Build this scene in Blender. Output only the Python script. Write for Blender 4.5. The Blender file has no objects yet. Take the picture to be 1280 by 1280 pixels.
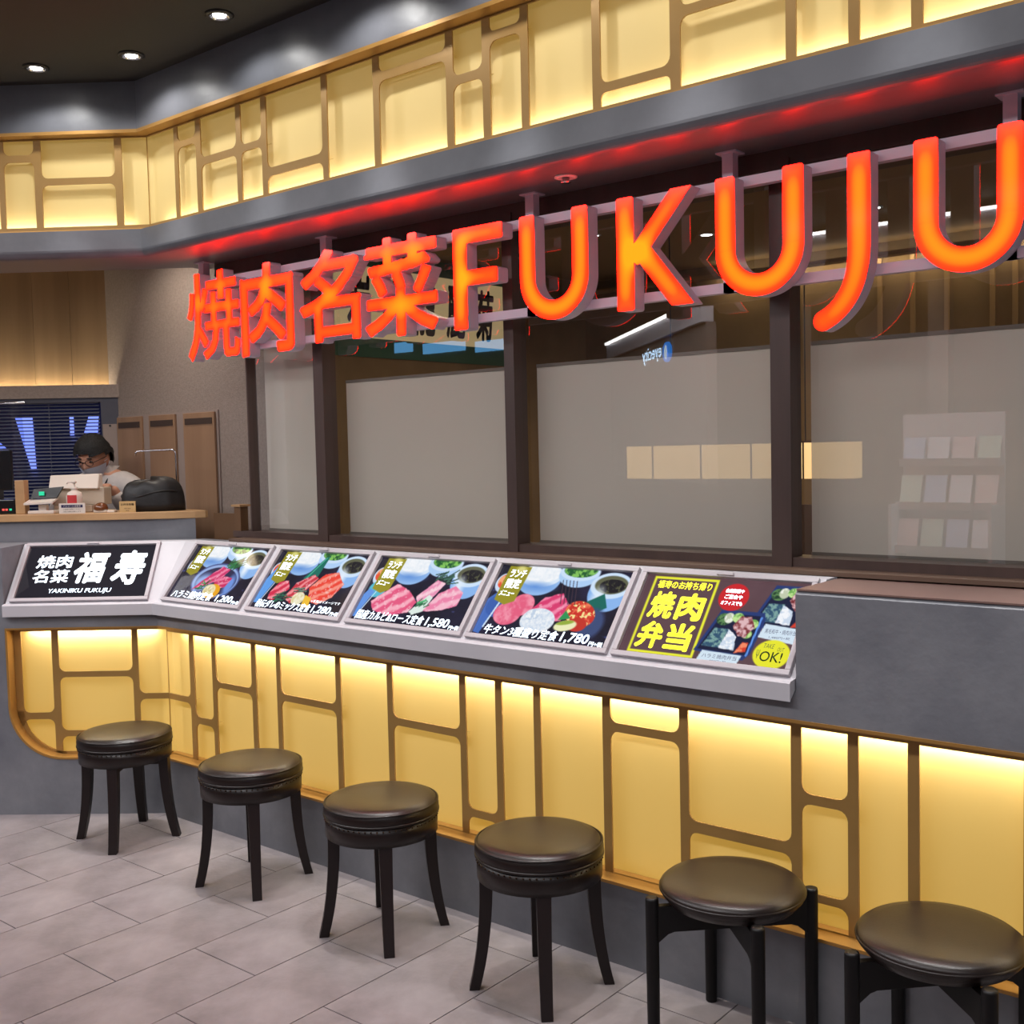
import bpy, bmesh, math, random
import numpy as np
from mathutils import Vector, Matrix
from math import pi, sin, cos, radians as R
random.seed(7); RNG = np.random.RandomState(11)
SC = bpy.context.scene
COL = SC.collection

# ------------------------------------------------------------------ camera
# World frame: x runs along the long shop front (towards the camera's right), y goes into the shop, z is up.
# The left part of the front leaves the bend at the origin along DL; NL points into the shop there.
CAM_POS = Vector((4.628, -2.944, 1.70))
_rt = Vector((0.7707, 0.6372, 0.0)); _up = Vector((-0.0362, 0.0438, 0.99838)); _fw = Vector((-0.6361, 0.7695, -0.0568))
_ro = 0.02287
_r = _rt * cos(_ro) - _up * sin(_ro); _u = _rt * sin(_ro) + _up * cos(_ro)
cam = bpy.data.cameras.new('camera'); cam_o = bpy.data.objects.new('camera', cam); COL.objects.link(cam_o)
cam.sensor_width = 36.0; cam.lens = 36.0 * 1387.6 / 1280.0; cam.clip_start = 0.05; cam.clip_end = 60
cam_o.matrix_world = Matrix(((_r.x, _u.x, -_fw.x, CAM_POS.x), (_r.y, _u.y, -_fw.y, CAM_POS.y), (_r.z, _u.z, -_fw.z, CAM_POS.z), (0, 0, 0, 1)))
SC.camera = cam_o
vs = SC.view_settings
vs.view_transform = 'Standard'; vs.look = 'None'; vs.exposure = 0.0; vs.gamma = 1.0; vs.use_curve_mapping = False

# ------------------------------------------------------------------ world and large lights
w = bpy.data.worlds.new('mall_ambient'); SC.world = w; w.use_nodes = True
w.node_tree.nodes['Background'].inputs[0].default_value = (0.80, 0.80, 0.90, 1)
w.node_tree.nodes['Background'].inputs[1].default_value = 0.22

def area(name, loc, rot, sx, sy, watts, color=(1, 1, 1)):
    l = bpy.data.lights.new(name, 'AREA'); l.shape = 'RECTANGLE'; l.size = sx; l.size_y = sy; l.energy = watts; l.color = color
    o = bpy.data.objects.new(name, l); COL.objects.link(o); o.location = loc; o.rotation_euler = rot
    return o
def spot(name, loc, watts, deg, blend, color=(1, 1, 1), radius=0.03, rot=(0, 0, 0)):
    l = bpy.data.lights.new(name, 'SPOT'); l.energy = watts; l.spot_size = R(deg); l.spot_blend = blend; l.color = color; l.shadow_soft_size = radius
    o = bpy.data.objects.new(name, l); COL.objects.link(o); o.location = loc; o.rotation_euler = rot
    return o
COOL = (1.0, 0.97, 0.99); WARM = (1.0, 0.80, 0.52)
# long panels let into the mall ceiling along the aisle
for x, e in ((-2.2, 74), (0.4, 72), (3.0, 54), (5.6, 34)):
    area('aisle_panel_light', (x, -2.8, 3.415), (0, 0, 0), 2.4, 0.6, e, COOL)
DOWNLIGHTS = [(-0.148, -0.394), (0.289, -0.195), (0.93, -0.205), (1.60, -0.2), (2.27, -0.2), (2.94, -0.2), (3.61, -0.2), (4.28, -0.2)]
for x, y in DOWNLIGHTS:
    spot('downlight_spill', (x, y, 3.405), 9.5, 148, 0.45, (1, 0.985, 0.96), 0.03)
    spot('downlight_beam', (x, y, 3.40), 105, 42, 0.7, (1, 0.985, 0.96), 0.04)
for x, y in [(-1.3, -1.9), (0.9, -1.9), (2.6, -1.9)]:
    spot('downlight_beam', (x, y, 3.40), 25, 100, 0.9, (1, 0.985, 0.97), 0.05)

# ------------------------------------------------------------------ frames
DLX, DLY = -0.794, -0.608
def L(x, off, z):            # left-hand front: x grows towards the bend, off goes into the shop
    return Vector((-x * DLX + off * DLY, -x * DLY - off * DLX, z))
def W(x, off, z):
    return Vector((x, off, z))
LANG = math.atan2(-DLY, -DLX)
CK = -0.339                  # mitre: x of the corner at depth t is CK*t (long side), -CK*t (left side)

# ------------------------------------------------------------------ materials
MATS = {}
def srgb(c):
    return tuple(((v / 255.0) / 12.92 if v / 255.0 <= 0.04045 else ((v / 255.0 + 0.055) / 1.055) ** 2.4) for v in c)
def material(name, rgb, rough=0.6, metal=0.0, rgb2=None, scale=6.0, detail=6, bump=0.0, bscale=None, stretch=None, emit=0.0, ergb=None, spec=0.5, coat=0.0, mixpow=(0.35, 0.65), trans=0.0):
    m = bpy.data.materials.new(name); m.use_nodes = True
    nt = m.node_tree; b = nt.nodes['Principled BSDF']; N = nt.nodes.new; K = nt.links.new
    c1 = (*srgb(rgb), 1)
    b.inputs['Base Color'].default_value = c1; b.inputs['Roughness'].default_value = rough; b.inputs['Metallic'].default_value = metal
    b.inputs['Specular IOR Level'].default_value = spec; b.inputs['Coat Weight'].default_value = coat; b.inputs['Transmission Weight'].default_value = trans
    if rgb2 or bump:
        tc = N('ShaderNodeTexCoord'); mp = N('ShaderNodeMapping'); K(tc.outputs['Object'], mp.inputs[0])
        if stretch: mp.inputs['Scale'].default_value = stretch
        nz = N('ShaderNodeTexNoise'); nz.inputs['Scale'].default_value = scale; nz.inputs['Detail'].default_value = detail; nz.inputs['Roughness'].default_value = 0.6
        K(mp.outputs[0], nz.inputs['Vector'])
        if rgb2:
            rp = N('ShaderNodeValToRGB'); rp.color_ramp.elements[0].position = mixpow[0]; rp.color_ramp.elements[1].position = mixpow[1]
            rp.color_ramp.elements[0].color = c1; rp.color_ramp.elements[1].color = (*srgb(rgb2), 1)
            K(nz.outputs[0], rp.inputs[0]); K(rp.outputs[0], b.inputs['Base Color'])
        if bump:
            n2 = N('ShaderNodeTexNoise'); n2.inputs['Scale'].default_value = bscale or scale * 8; n2.inputs['Detail'].default_value = 4
            K(mp.outputs[0], n2.inputs['Vector'])
            bp = N('ShaderNodeBump'); bp.inputs['Strength'].default_value = bump; bp.inputs['Distance'].default_value = 0.01
            K(n2.outputs[0], bp.inputs['Height']); K(bp.outputs[0], b.inputs['Normal'])
    if emit:
        b.inputs['Emission Color'].default_value = (*srgb(ergb or rgb), 1); b.inputs['Emission Strength'].default_value = emit
    MATS[name] = m
    return m
M = MATS
material('concrete', (99, 101, 109), 0.42, rgb2=(133, 134, 139), scale=2.6, mixpow=(.30, .72), bump=0.12, bscale=26, spec=0.4)
material('concrete_band', (86, 88, 94), 0.36, rgb2=(106, 107, 113), scale=2.2, bump=0.10, bscale=18, spec=0.5)
material('soffit_paint', (92, 88, 92), 0.40, rgb2=(104, 99, 103), scale=2.5, bump=0.05, bscale=14, spec=0.6)
material('floor_tile', (110, 103, 105), 0.5, rgb2=(138, 130, 132), scale=3.6, detail=9, bump=0.08, bscale=60, spec=0.4)
material('grout', (58, 50, 50), 0.9)
material('ceiling_black', (34, 31, 28), 0.75, rgb2=(40, 36, 33), scale=1.0)
material('gold_paint', (156, 121, 66), 0.45, 0.3, rgb2=(166, 130, 74), scale=3, spec=0.5)
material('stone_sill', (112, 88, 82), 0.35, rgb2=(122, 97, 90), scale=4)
material('gold_trim', (176, 132, 70), 0.35, 0.5)
material('lower_sheet', (186, 162, 102), 0.65, emit=0.38, ergb=(234, 182, 66))
material('upper_sheet', (206, 186, 130), 0.65, emit=0.23, ergb=(240, 190, 84))
material('led_strip', (255, 255, 240), 0.5, emit=6.0, ergb=(255, 246, 220))
material('casing_white', (182, 180, 186), 0.45, rgb2=(188, 186, 192), scale=4)
material('frame_white', (172, 166, 171), 0.4)
material('dark_wood', (68, 52, 48), 0.45, rgb2=(84, 65, 59), scale=5, stretch=(1, 1, 0.12), bump=0.05)
material('rail_wood', (84, 63, 52), 0.5, rgb2=(97, 75, 61), scale=6, stretch=(0.1, 1, 1), bump=0.05)
material('shade_edge', (120, 112, 104), 0.8)
material('leather', (20, 11, 9), 0.34, rgb2=(27, 16, 13), scale=30, bump=0.06, bscale=260, spec=0.42)
material('espresso_wood', (20, 12, 12), 0.42, rgb2=(27, 16, 16), scale=9, stretch=(1, 1, 0.15), spec=0.4)
material('black_wood', (6, 5, 6), 0.45, rgb2=(10, 8, 9), scale=9, stretch=(1, 1, 0.15), spec=0.3)
material('nail_brass', (70, 52, 40), 0.35, 0.9)
material('pink_white', (205, 190, 205), 0.45)
material('textured_wall', (138, 124, 115), 0.85, rgb2=(150, 136, 127), scale=70, bump=0.25, bscale=140)
material('plank_wood', (150, 122, 86), 0.55, rgb2=(170, 140, 101), scale=7, stretch=(1, 1, 0.06), bump=0.05)
material('door_wood', (140, 108, 82), 0.55, rgb2=(154, 121, 93), scale=8, stretch=(1, 1, 0.08), bump=0.03)
material('door_trim', (148, 132, 124), 0.7)
material('vent_dark', (62, 46, 38), 0.7)
material('counter_wood', (176, 138, 96), 0.45, rgb2=(192, 153, 108), scale=6, stretch=(0.12, 1, 1))
material('brown_panel', (96, 68, 42), 0.5, rgb2=(108, 77, 49), scale=6, stretch=(1, 1, 0.1))
material('back_wall', (74, 74, 84), 0.8, rgb2=(82, 82, 92), scale=4)
material('slat_grey', (112, 114, 124), 0.4, 0.0)
material('sky_glow', (90, 110, 255), 0.6, emit=1.6, ergb=(120, 142, 255))
material('night_glass', (10, 14, 34), 0.3, emit=0.05, ergb=(40, 60, 160))
material('white_plastic', (222, 212, 200), 0.4)
material('cream_plastic', (205, 192, 172), 0.4)
material('black_plastic', (16, 15, 17), 0.3)
material('red_print', (205, 60, 62), 0.5)
material('navy_print', (30, 30, 78), 0.5)
material('green_led', (40, 190, 140), 0.4, emit=0.7, ergb=(40, 200, 150))
material('red_led', (235, 90, 80), 0.4, emit=0.6, ergb=(240, 90, 80))
material('brown_glaze', (110, 62, 30), 0.2, coat=0.5)
material('black_leather', (20, 18, 19), 0.5, rgb2=(30, 27, 28), scale=9, bump=0.3, bscale=20)
material('card_tan', (205, 168, 112), 0.6)
material('ink', (38, 28, 22), 0.7)
material('chrome', (200, 200, 205), 0.12, 1.0)
material('skin', (196, 142, 116), 0.5, rgb2=(204, 152, 126), scale=20)
material('hair', (7, 6, 6), 0.7, rgb2=(13, 11, 11), scale=60, bump=0.4, bscale=120)
material('mask_cloth', (200, 205, 220), 0.8)
material('shirt_cloth', (205, 198, 194), 0.8, rgb2=(194, 186, 182), scale=9)
material('trouser_cloth', (32, 32, 38), 0.85)
material('lanyard_black', (22, 22, 30), 0.7)
material('lens_frame', (20, 18, 18), 0.3)
material('dining_wall', (120, 98, 70), 0.8, rgb2=(132, 108, 78), scale=3)
material('dining_ceiling', (148, 120, 84), 0.85)
material('green_wall', (52, 96, 78), 0.7)
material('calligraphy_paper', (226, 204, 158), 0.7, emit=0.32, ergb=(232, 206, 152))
material('lamp_paper', (236, 210, 160), 0.7, emit=1.15, ergb=(250, 206, 140))
material('lamp_rib', (60, 44, 30), 0.6)
material('bulb_white', (255, 252, 246), 0.4, emit=14.0)
material('lamp_ring', (26, 24, 24), 0.4)
material('reflector', (190, 190, 195), 0.15, 0.9)
material('fascia_white', (205, 205, 212), 0.6)
material('mall_wall', (120, 112, 108), 0.7, rgb2=(135, 126, 120), scale=2)
material('mall_floor', (140, 132, 132), 0.5)
material('tube_white', (255, 255, 255), 0.4, emit=9.0)
material('cyan_light', (120, 200, 255), 0.4, emit=3.0, ergb=(110, 190, 255))
material('blue_logo', (40, 140, 240), 0.4, emit=2.6, ergb=(40, 140, 245))
material('white_sign', (230, 245, 255), 0.4, emit=2.6, ergb=(215, 238, 255))
material('leaflet_a', (225, 228, 235), 0.3); material('leaflet_b', (190, 205, 230), 0.3); material('leaflet_c', (222, 205, 205), 0.3); material('leaflet_d', (200, 220, 205), 0.3)
material('rack_clear', (210, 215, 222), 0.2)
material('poster_pink', (222, 196, 188), 0.6)
material('sprinkler_white', (205, 196, 196), 0.5)
material('white_print', (240, 248, 255), 0.4, emit=1.15, ergb=(236, 246, 255))
material('yellow_print', (240, 235, 60), 0.4, emit=0.85, ergb=(240, 238, 60))
material('screen_ink', (30, 34, 60), 0.4, emit=0.05, ergb=(30, 34, 70))
material('green_ink', (40, 70, 20), 0.4, emit=0.03)

def emission_attr(name, strength, rough=0.12, coat=0.0):
    m = bpy.data.materials.new(name); m.use_nodes = True; nt = m.node_tree; b = nt.nodes['Principled BSDF']
    a = nt.nodes.new('ShaderNodeAttribute'); a.attribute_name = 'paint'
    b.inputs['Base Color'].default_value = (0.01, 0.01, 0.012, 1); b.inputs['Roughness'].default_value = rough
    nt.links.new(a.outputs['Color'], b.inputs['Emission Color']); b.inputs['Emission Strength'].default_value = strength
    MATS[name] = m
emission_attr('screen_picture', 0.95, 0.06)
emission_attr('letter_acrylic', 1.0, 0.10); M['letter_acrylic'].node_tree.nodes['Principled BSDF'].inputs['Specular IOR Level'].default_value = 0.12

def glass_mat(name, tint, r0=0.08):
    m = bpy.data.materials.new(name); m.use_nodes = True; nt = m.node_tree
    for n in list(nt.nodes): nt.nodes.remove(n)
    N = nt.nodes.new; K = nt.links.new
    o = N('ShaderNodeOutputMaterial'); mx = N('ShaderNodeMixShader'); t = N('ShaderNodeBsdfTransparent'); g = N('ShaderNodeBsdfGlossy'); f = N('ShaderNodeLayerWeight'); p = N('ShaderNodeMath'); q = N('ShaderNodeMath')
    f.inputs[0].default_value = 0.5; p.operation = 'POWER'; p.inputs[1].default_value = 5.0; q.operation = 'MULTIPLY_ADD'; q.inputs[1].default_value = 1 - r0; q.inputs[2].default_value = r0
    t.inputs[0].default_value = (*tint, 1); g.inputs['Roughness'].default_value = 0.0; g.inputs['Color'].default_value = (1, 1, 1, 1)
    K(f.outputs['Facing'], p.inputs[0]); K(p.outputs[0], q.inputs[0]); K(q.outputs[0], mx.inputs[0]); K(t.outputs[0], mx.inputs[1]); K(g.outputs[0], mx.inputs[2]); K(mx.outputs[0], o.inputs[0])
    MATS[name] = m
glass_mat('window_glass', (0.93, 0.94, 0.93), 0.12)
glass_mat('clear_sheet', (0.72, 0.76, 0.82), 0.06)
def mesh_cloth(name, rgb, clear):
    m = bpy.data.materials.new(name); m.use_nodes = True; nt = m.node_tree
    b = nt.nodes['Principled BSDF']; b.inputs['Base Color'].default_value = (*srgb(rgb), 1); b.inputs['Roughness'].default_value = 0.9
    o = nt.nodes['Material Output']; mx = nt.nodes.new('ShaderNodeMixShader'); t = nt.nodes.new('ShaderNodeBsdfTransparent')
    mx.inputs[0].default_value = clear
    nt.links.new(b.outputs[0], mx.inputs[1]); nt.links.new(t.outputs[0], mx.inputs[2]); nt.links.new(mx.outputs[0], o.inputs[0])
    MATS[name] = m
mesh_cloth('shade_mesh', (234, 227, 216), 0.23)

# ------------------------------------------------------------------ mesh helpers
class MB:
    def __init__(s): s.v = []; s.f = []; s.sm = []
    def add(s, vs, fs, smooth=False):
        n = len(s.v); s.v += [Vector(p) for p in vs]; s.f += [tuple(i + n for i in f) for f in fs]; s.sm += [smooth] * len(fs)
        return s
    def box(s, a, b, fr=W):
        (x0, y0, z0), (x1, y1, z1) = a, b
        P = [fr(x, y, z) for z in (z0, z1) for (x, y) in ((x0, y0), (x1, y0), (x1, y1), (x0, y1))]
        return s.add(P, [(3, 2, 1, 0), (4, 5, 6, 7), (0, 1, 5, 4), (1, 2, 6, 5), (2, 3, 7, 6), (3, 0, 4, 7)])
    def prism(s, poly, z0, z1, fr=W):
        n = len(poly); P = [fr(x, y, z0) for x, y in poly] + [fr(x, y, z1) for x, y in poly]
        return s.add(P, [tuple(range(n - 1, -1, -1)), tuple(range(n, 2 * n))] + [(i, (i + 1) % n, n + (i + 1) % n, n + i) for i in range(n)])
    def sweep(s, prof, ends, fr=W):   # prof: (off, z) polygon; ends: two functions off -> x
        n = len(prof); P = [fr(ends[0](o), o, z) for o, z in prof] + [fr(ends[1](o), o, z) for o, z in prof]
        return s.add(P, [tuple(range(n)), tuple(range(2 * n - 1, n - 1, -1))] + [(i, n + i, n + (i + 1) % n, (i + 1) % n) for i in range(n)])
    def lathe(s, prof, c=(0, 0, 0), seg=40, smooth=True, cap=True):
        n = len(prof); P = [(c[0] + r * cos(2 * pi * k / seg), c[1] + r * sin(2 * pi * k / seg), c[2] + z) for r, z in prof for k in range(seg)]
        F = [(i * seg + k, i * seg + (k + 1) % seg, (i + 1) * seg + (k + 1) % seg, (i + 1) * seg + k) for i in range(n - 1) for k in range(seg)]
        s.add(P, F, smooth)
        if cap:
            m = len(s.v) - n * seg
            s.f += [tuple(m + k for k in range(seg - 1, -1, -1)), tuple(m + (n - 1) * seg + k for k in range(seg))]; s.sm += [False, False]
        return s
    def tube(s, pts, r, seg=8, smooth=True):
        pts = [Vector(p) for p in pts]; rr = r if hasattr(r, '__len__') else [r] * len(pts)
        ring = []; up = None
        for i, p in enumerate(pts):
            d = (pts[min(i + 1, len(pts) - 1)] - pts[max(i - 1, 0)]).normalized()
            if up is None: up = d.orthogonal().normalized()
            up = (up - d * up.dot(d)).normalized(); q = d.cross(up)
            ring.append([p + (up * cos(2 * pi * k / seg) + q * sin(2 * pi * k / seg)) * rr[i] for k in range(seg)])
        P = [v for rg in ring for v in rg]
        F = [(i * seg + k, i * seg + (k + 1) % seg, (i + 1) * seg + (k + 1) % seg, (i + 1) * seg + k) for i in range(len(pts) - 1) for k in range(seg)]
        F += [tuple(range(seg - 1, -1, -1)), tuple((len(pts) - 1) * seg + k for k in range(seg))]
        return s.add(P, F, smooth)
    def quad(s, a, b, c, d): return s.add([a, b, c, d], [(0, 1, 2, 3)])
    def ball(s, c, rx, ry, rz, seg=16, rings=10):
        P = []; F = []
        for i in range(rings + 1):
            t = pi * i / rings
            for k in range(seg):
                a = 2 * pi * k / seg; P.append((c[0] + rx * sin(t) * cos(a), c[1] + ry * sin(t) * sin(a), c[2] + rz * cos(t)))
        for i in range(rings):
            for k in range(seg): F.append((i * seg + k, (i + 1) * seg + k, (i + 1) * seg + (k + 1) % seg, i * seg + (k + 1) % seg))
        return s.add(P, F, True)
    def mesh(s, name, mat, org=(0, 0, 0)):
        me = bpy.data.meshes.new(name); o = Vector(org)
        me.from_pydata([tuple(v - o) for v in s.v], [], s.f); me.materials.append(M[mat] if isinstance(mat, str) else mat)
        if any(s.sm): me.polygons.foreach_set('use_smooth', s.sm)
        me.validate(); me.update()
        return me

def wloc(o):
    p = Vector((0, 0, 0))
    while o: p = p + o.location; o = o.parent
    return p
def empty(name, loc, label=None, cat=None, group=None, kind=None):
    o = bpy.data.objects.new(name, None); COL.objects.link(o); o.location = loc; o.empty_display_size = 0.1
    return tag(o, label, cat, group, kind)
def tag(o, label=None, cat=None, group=None, kind=None):
    for k, v in (('label', label), ('category', cat), ('group', group), ('kind', kind)):
        if v: o[k] = v
    return o
def build(name, mb, mat, parent=None, label=None, cat=None, group=None, kind=None, bevel=0.0, keep=False):
    if parent is None:
        xs = [v.x for v in mb.v]; ys = [v.y for v in mb.v]; zs = [v.z for v in mb.v]
        org = Vector(((min(xs) + max(xs)) / 2, (min(ys) + max(ys)) / 2, min(zs)))
    else: org = wloc(parent)
    me = mb.mesh(name, mat, org); o = bpy.data.objects.new(name, me); COL.objects.link(o)
    if parent is None: o.location = org
    else: o.parent = parent
    bm = bmesh.new(); bm.from_mesh(me); keep or bmesh.ops.recalc_face_normals(bm, faces=bm.faces)
    if bevel:
        es = [e for e in bm.edges if len(e.link_faces) == 2 and e.calc_face_angle() > 0.6]
        bmesh.ops.bevel(bm, geom=es, offset=bevel, segments=2, affect='EDGES', profile=0.5)
    bm.to_mesh(me); bm.free()
    return tag(o, label, cat, group, kind)
def dup(o, parent=None, loc=None):
    c = o.copy(); COL.objects.link(c)
    if parent: c.parent = parent
    if loc is not None: c.location = loc
    for ch in [k for k in bpy.data.objects if k.parent == o]: dup(ch, c)
    return c

# text to flat polygons, in the built-in font
_tc = bpy.data.curves.new('lettering_source', 'FONT'); _to = bpy.data.objects.new('lettering_source', _tc); COL.objects.link(_to)
def text_poly(body, offset=0.0, shear=0.0):
    _tc.body = body; _tc.offset = offset; _tc.shear = shear; _tc.resolution_u = 3
    bpy.context.view_layer.update()
    ev = _to.evaluated_get(bpy.context.evaluated_depsgraph_get()); me = ev.to_mesh()
    v = np.array([tuple(p.co)[:2] for p in me.vertices]); f = [tuple(p.vertices) for p in me.polygons]; ev.to_mesh_clear()
    return v, f
def text_on(name, body, rect, mapper, mat, parent, offset=0.012, shear=0.0, lift=0.002, keep=False, label=None):
    v, f = text_poly(body, 0.0, shear)
    if offset > .004:            # bolder strokes: the same outline laid again a little to each side
        n = len(v); sh = [(0, 0)] + [(offset * cos(2 * pi * k / 8), offset * sin(2 * pi * k / 8)) for k in range(8)]
        f = [tuple(i + n * q for i in p) for q in range(len(sh)) for p in f]; v = np.concatenate([v + np.array(d) for d in sh])
    lo = v.min(0); hi = v.max(0); x0, y0, x1, y1 = rect
    sx = (x1 - x0) / (hi[0] - lo[0]); sy = (y1 - y0) / (hi[1] - lo[1])
    if keep: sx = sy = min(sx, sy)
    P = [mapper(x0 + (a - lo[0]) * sx, y0 + (b - lo[1]) * sy, lift) for a, b in v]
    return build(name, MB().add(P, f), mat, parent, label)

# ================================================================== SETTING
XE, SE = 5.6, -2.6           # right end of the long side, left end of the left side
def run_long(prof, x1=XE, x0=None): return MB().sweep(prof, ((lambda o: CK * o) if x0 is None else (lambda o: x0), lambda o: x1))
def run_left(prof, x0=SE, x1=None): return MB().sweep(prof, (lambda o: x0, (lambda o: -CK * o) if x1 is None else (lambda o: x1)), L)
def rect(o0, o1, z0, z1): return [(o0, z0), (o1, z0), (o1, z1), (o0, z1)]

# floor: a grout bed with every tile laid on it
flo = build('floor', MB().box((-4.2, -3.2, -0.05), (5.4, 0.05, -0.004)), 'grout', kind='structure')
TW, TL, G = 0.335, 0.617, 0.0038
tile_me = None
for i in range(-12, 15):
    x0 = 1.03 + i * TW
    off = -0.457 if i % 2 == 0 else -0.774
    for j in range(-4, 6):
        y1 = off - (j - 1) * TL; y0 = y1 - TL
        if y0 < -3.2 or y0 > 0.0 or x0 < -4.0 or x0 > 5.0: continue
        if x0 + TW < 0 and (y0 * 0.794 - (x0 + TW) * 0.608) > 0.15: continue
        q = Vector((x0 + TW / 2, y0 + TL / 2, 0))
        d = q - Vector((CAM_POS.x, CAM_POS.y, 0))
        if d.x * -0.55 + d.y * 0.83 < 0.2: continue
        yy = min(y1, 0.03)
        if tile_me is None or yy < y1:
            me = MB().box((-TW / 2 + G / 2, -TL / 2 + G / 2, -0.006), (TW / 2 - G / 2, TL / 2 - G / 2 - (y1 - yy), 0.0)).mesh('tile', 'floor_tile')
            if yy == y1: tile_me = me
        else: me = tile_me
        o = bpy.data.objects.new('tile', me); COL.objects.link(o); o.parent = flo
        o.location = q - wloc(flo) + Vector((0, 0, 0.0005 * RNG.rand()))
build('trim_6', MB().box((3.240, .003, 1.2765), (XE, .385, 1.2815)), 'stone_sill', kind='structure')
ceil = build('ceiling', MB().box((-8, -6.5, 3.43), (8, 0.3, 3.55)), 'ceiling_black', kind='structure')

# lower front
wf = MB()
for p, x0, x1 in ((rect(0, .14, 0, .267), None, XE), (rect(0, .30, .902, .985), None, 3.238), (rect(.29, .36, .93, 1.285), None, 3.238), (rect(.14, .30, 0, .90), None, XE)):
    m = run_long(p, x1, x0); wf.add(m.v, m.f)
m = run_long([(0, .902), (.39, .902), (.39, 1.276), (.010, 1.276), (.0, 1.266)], XE, 3.238); wf.add(m.v, m.f)
wall_front = build('wall_front', wf, 'concrete', kind='structure')
wl = MB()
for p, x0, x1 in ((rect(0, .14, 0, .267), -.735, None), (rect(0, .30, .902, .985), -.735, None), (rect(.29, .36, .93, 1.285), -.735, None), (rect(.14, .30, 0, .93), -.735, None), (rect(0, .36, 0, 1.285), SE, -.735)):
    m = run_left(p, x0, x1); wl.add(m.v, m.f)
rc = 0.255; poly = [(-.735, .267)]
for k in range(13):
    a = pi + (pi / 2) * k / 12; poly.append((-.735 + rc + rc * cos(a), .267 + rc + rc * sin(a)))
P = [L(x, 0, z) for x, z in poly] + [L(x, .14, z) for x, z in poly]; n = len(poly)
wl.add(P, [tuple(range(n)), tuple(range(2 * n - 1, n - 1, -1))] + [(i, (i + 1) % n, n + (i + 1) % n, n + i) for i in range(n)])
wall_left = build('wall_left', wl, 'concrete', kind='structure')

# upper front: rounded beam nose, soffit, recess, band up to the ceiling
nose = [(.12, 2.758), (0, 2.758), (0, 2.672)] + [(.035 - .035 * cos(a), 2.669 - .035 * sin(a)) for a in [pi / 2 * k / 6 for k in range(7)]] + [(.055, 2.633), (.055, 2.70), (.12, 2.70)]
wu = MB()
for p in (nose, rect(0, .36, 3.212, 3.43), rect(.13, .36, 2.70, 3.212)):
    m = run_long(p); wu.add(m.v, m.f)
build('wall_front_upper', wu, 'concrete_band', kind='structure')
wu = MB()
for p in (nose, rect(0, .36, 3.212, 3.43), rect(.13, .36, 2.70, 3.212)):
    m = run_left(p); wu.add(m.v, m.f)
build('wall_left_upper', wu, 'concrete_band', kind='structure')
m = run_long(rect(.055, .44, 2.633, 2.70))
sof = build('ceiling_soffit', m, 'soffit_paint', kind='structure')
m = run_left(rect(.055, .357, 2.633, 2.70)); build('soffit_left', m, 'soffit_paint', sof)

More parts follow.
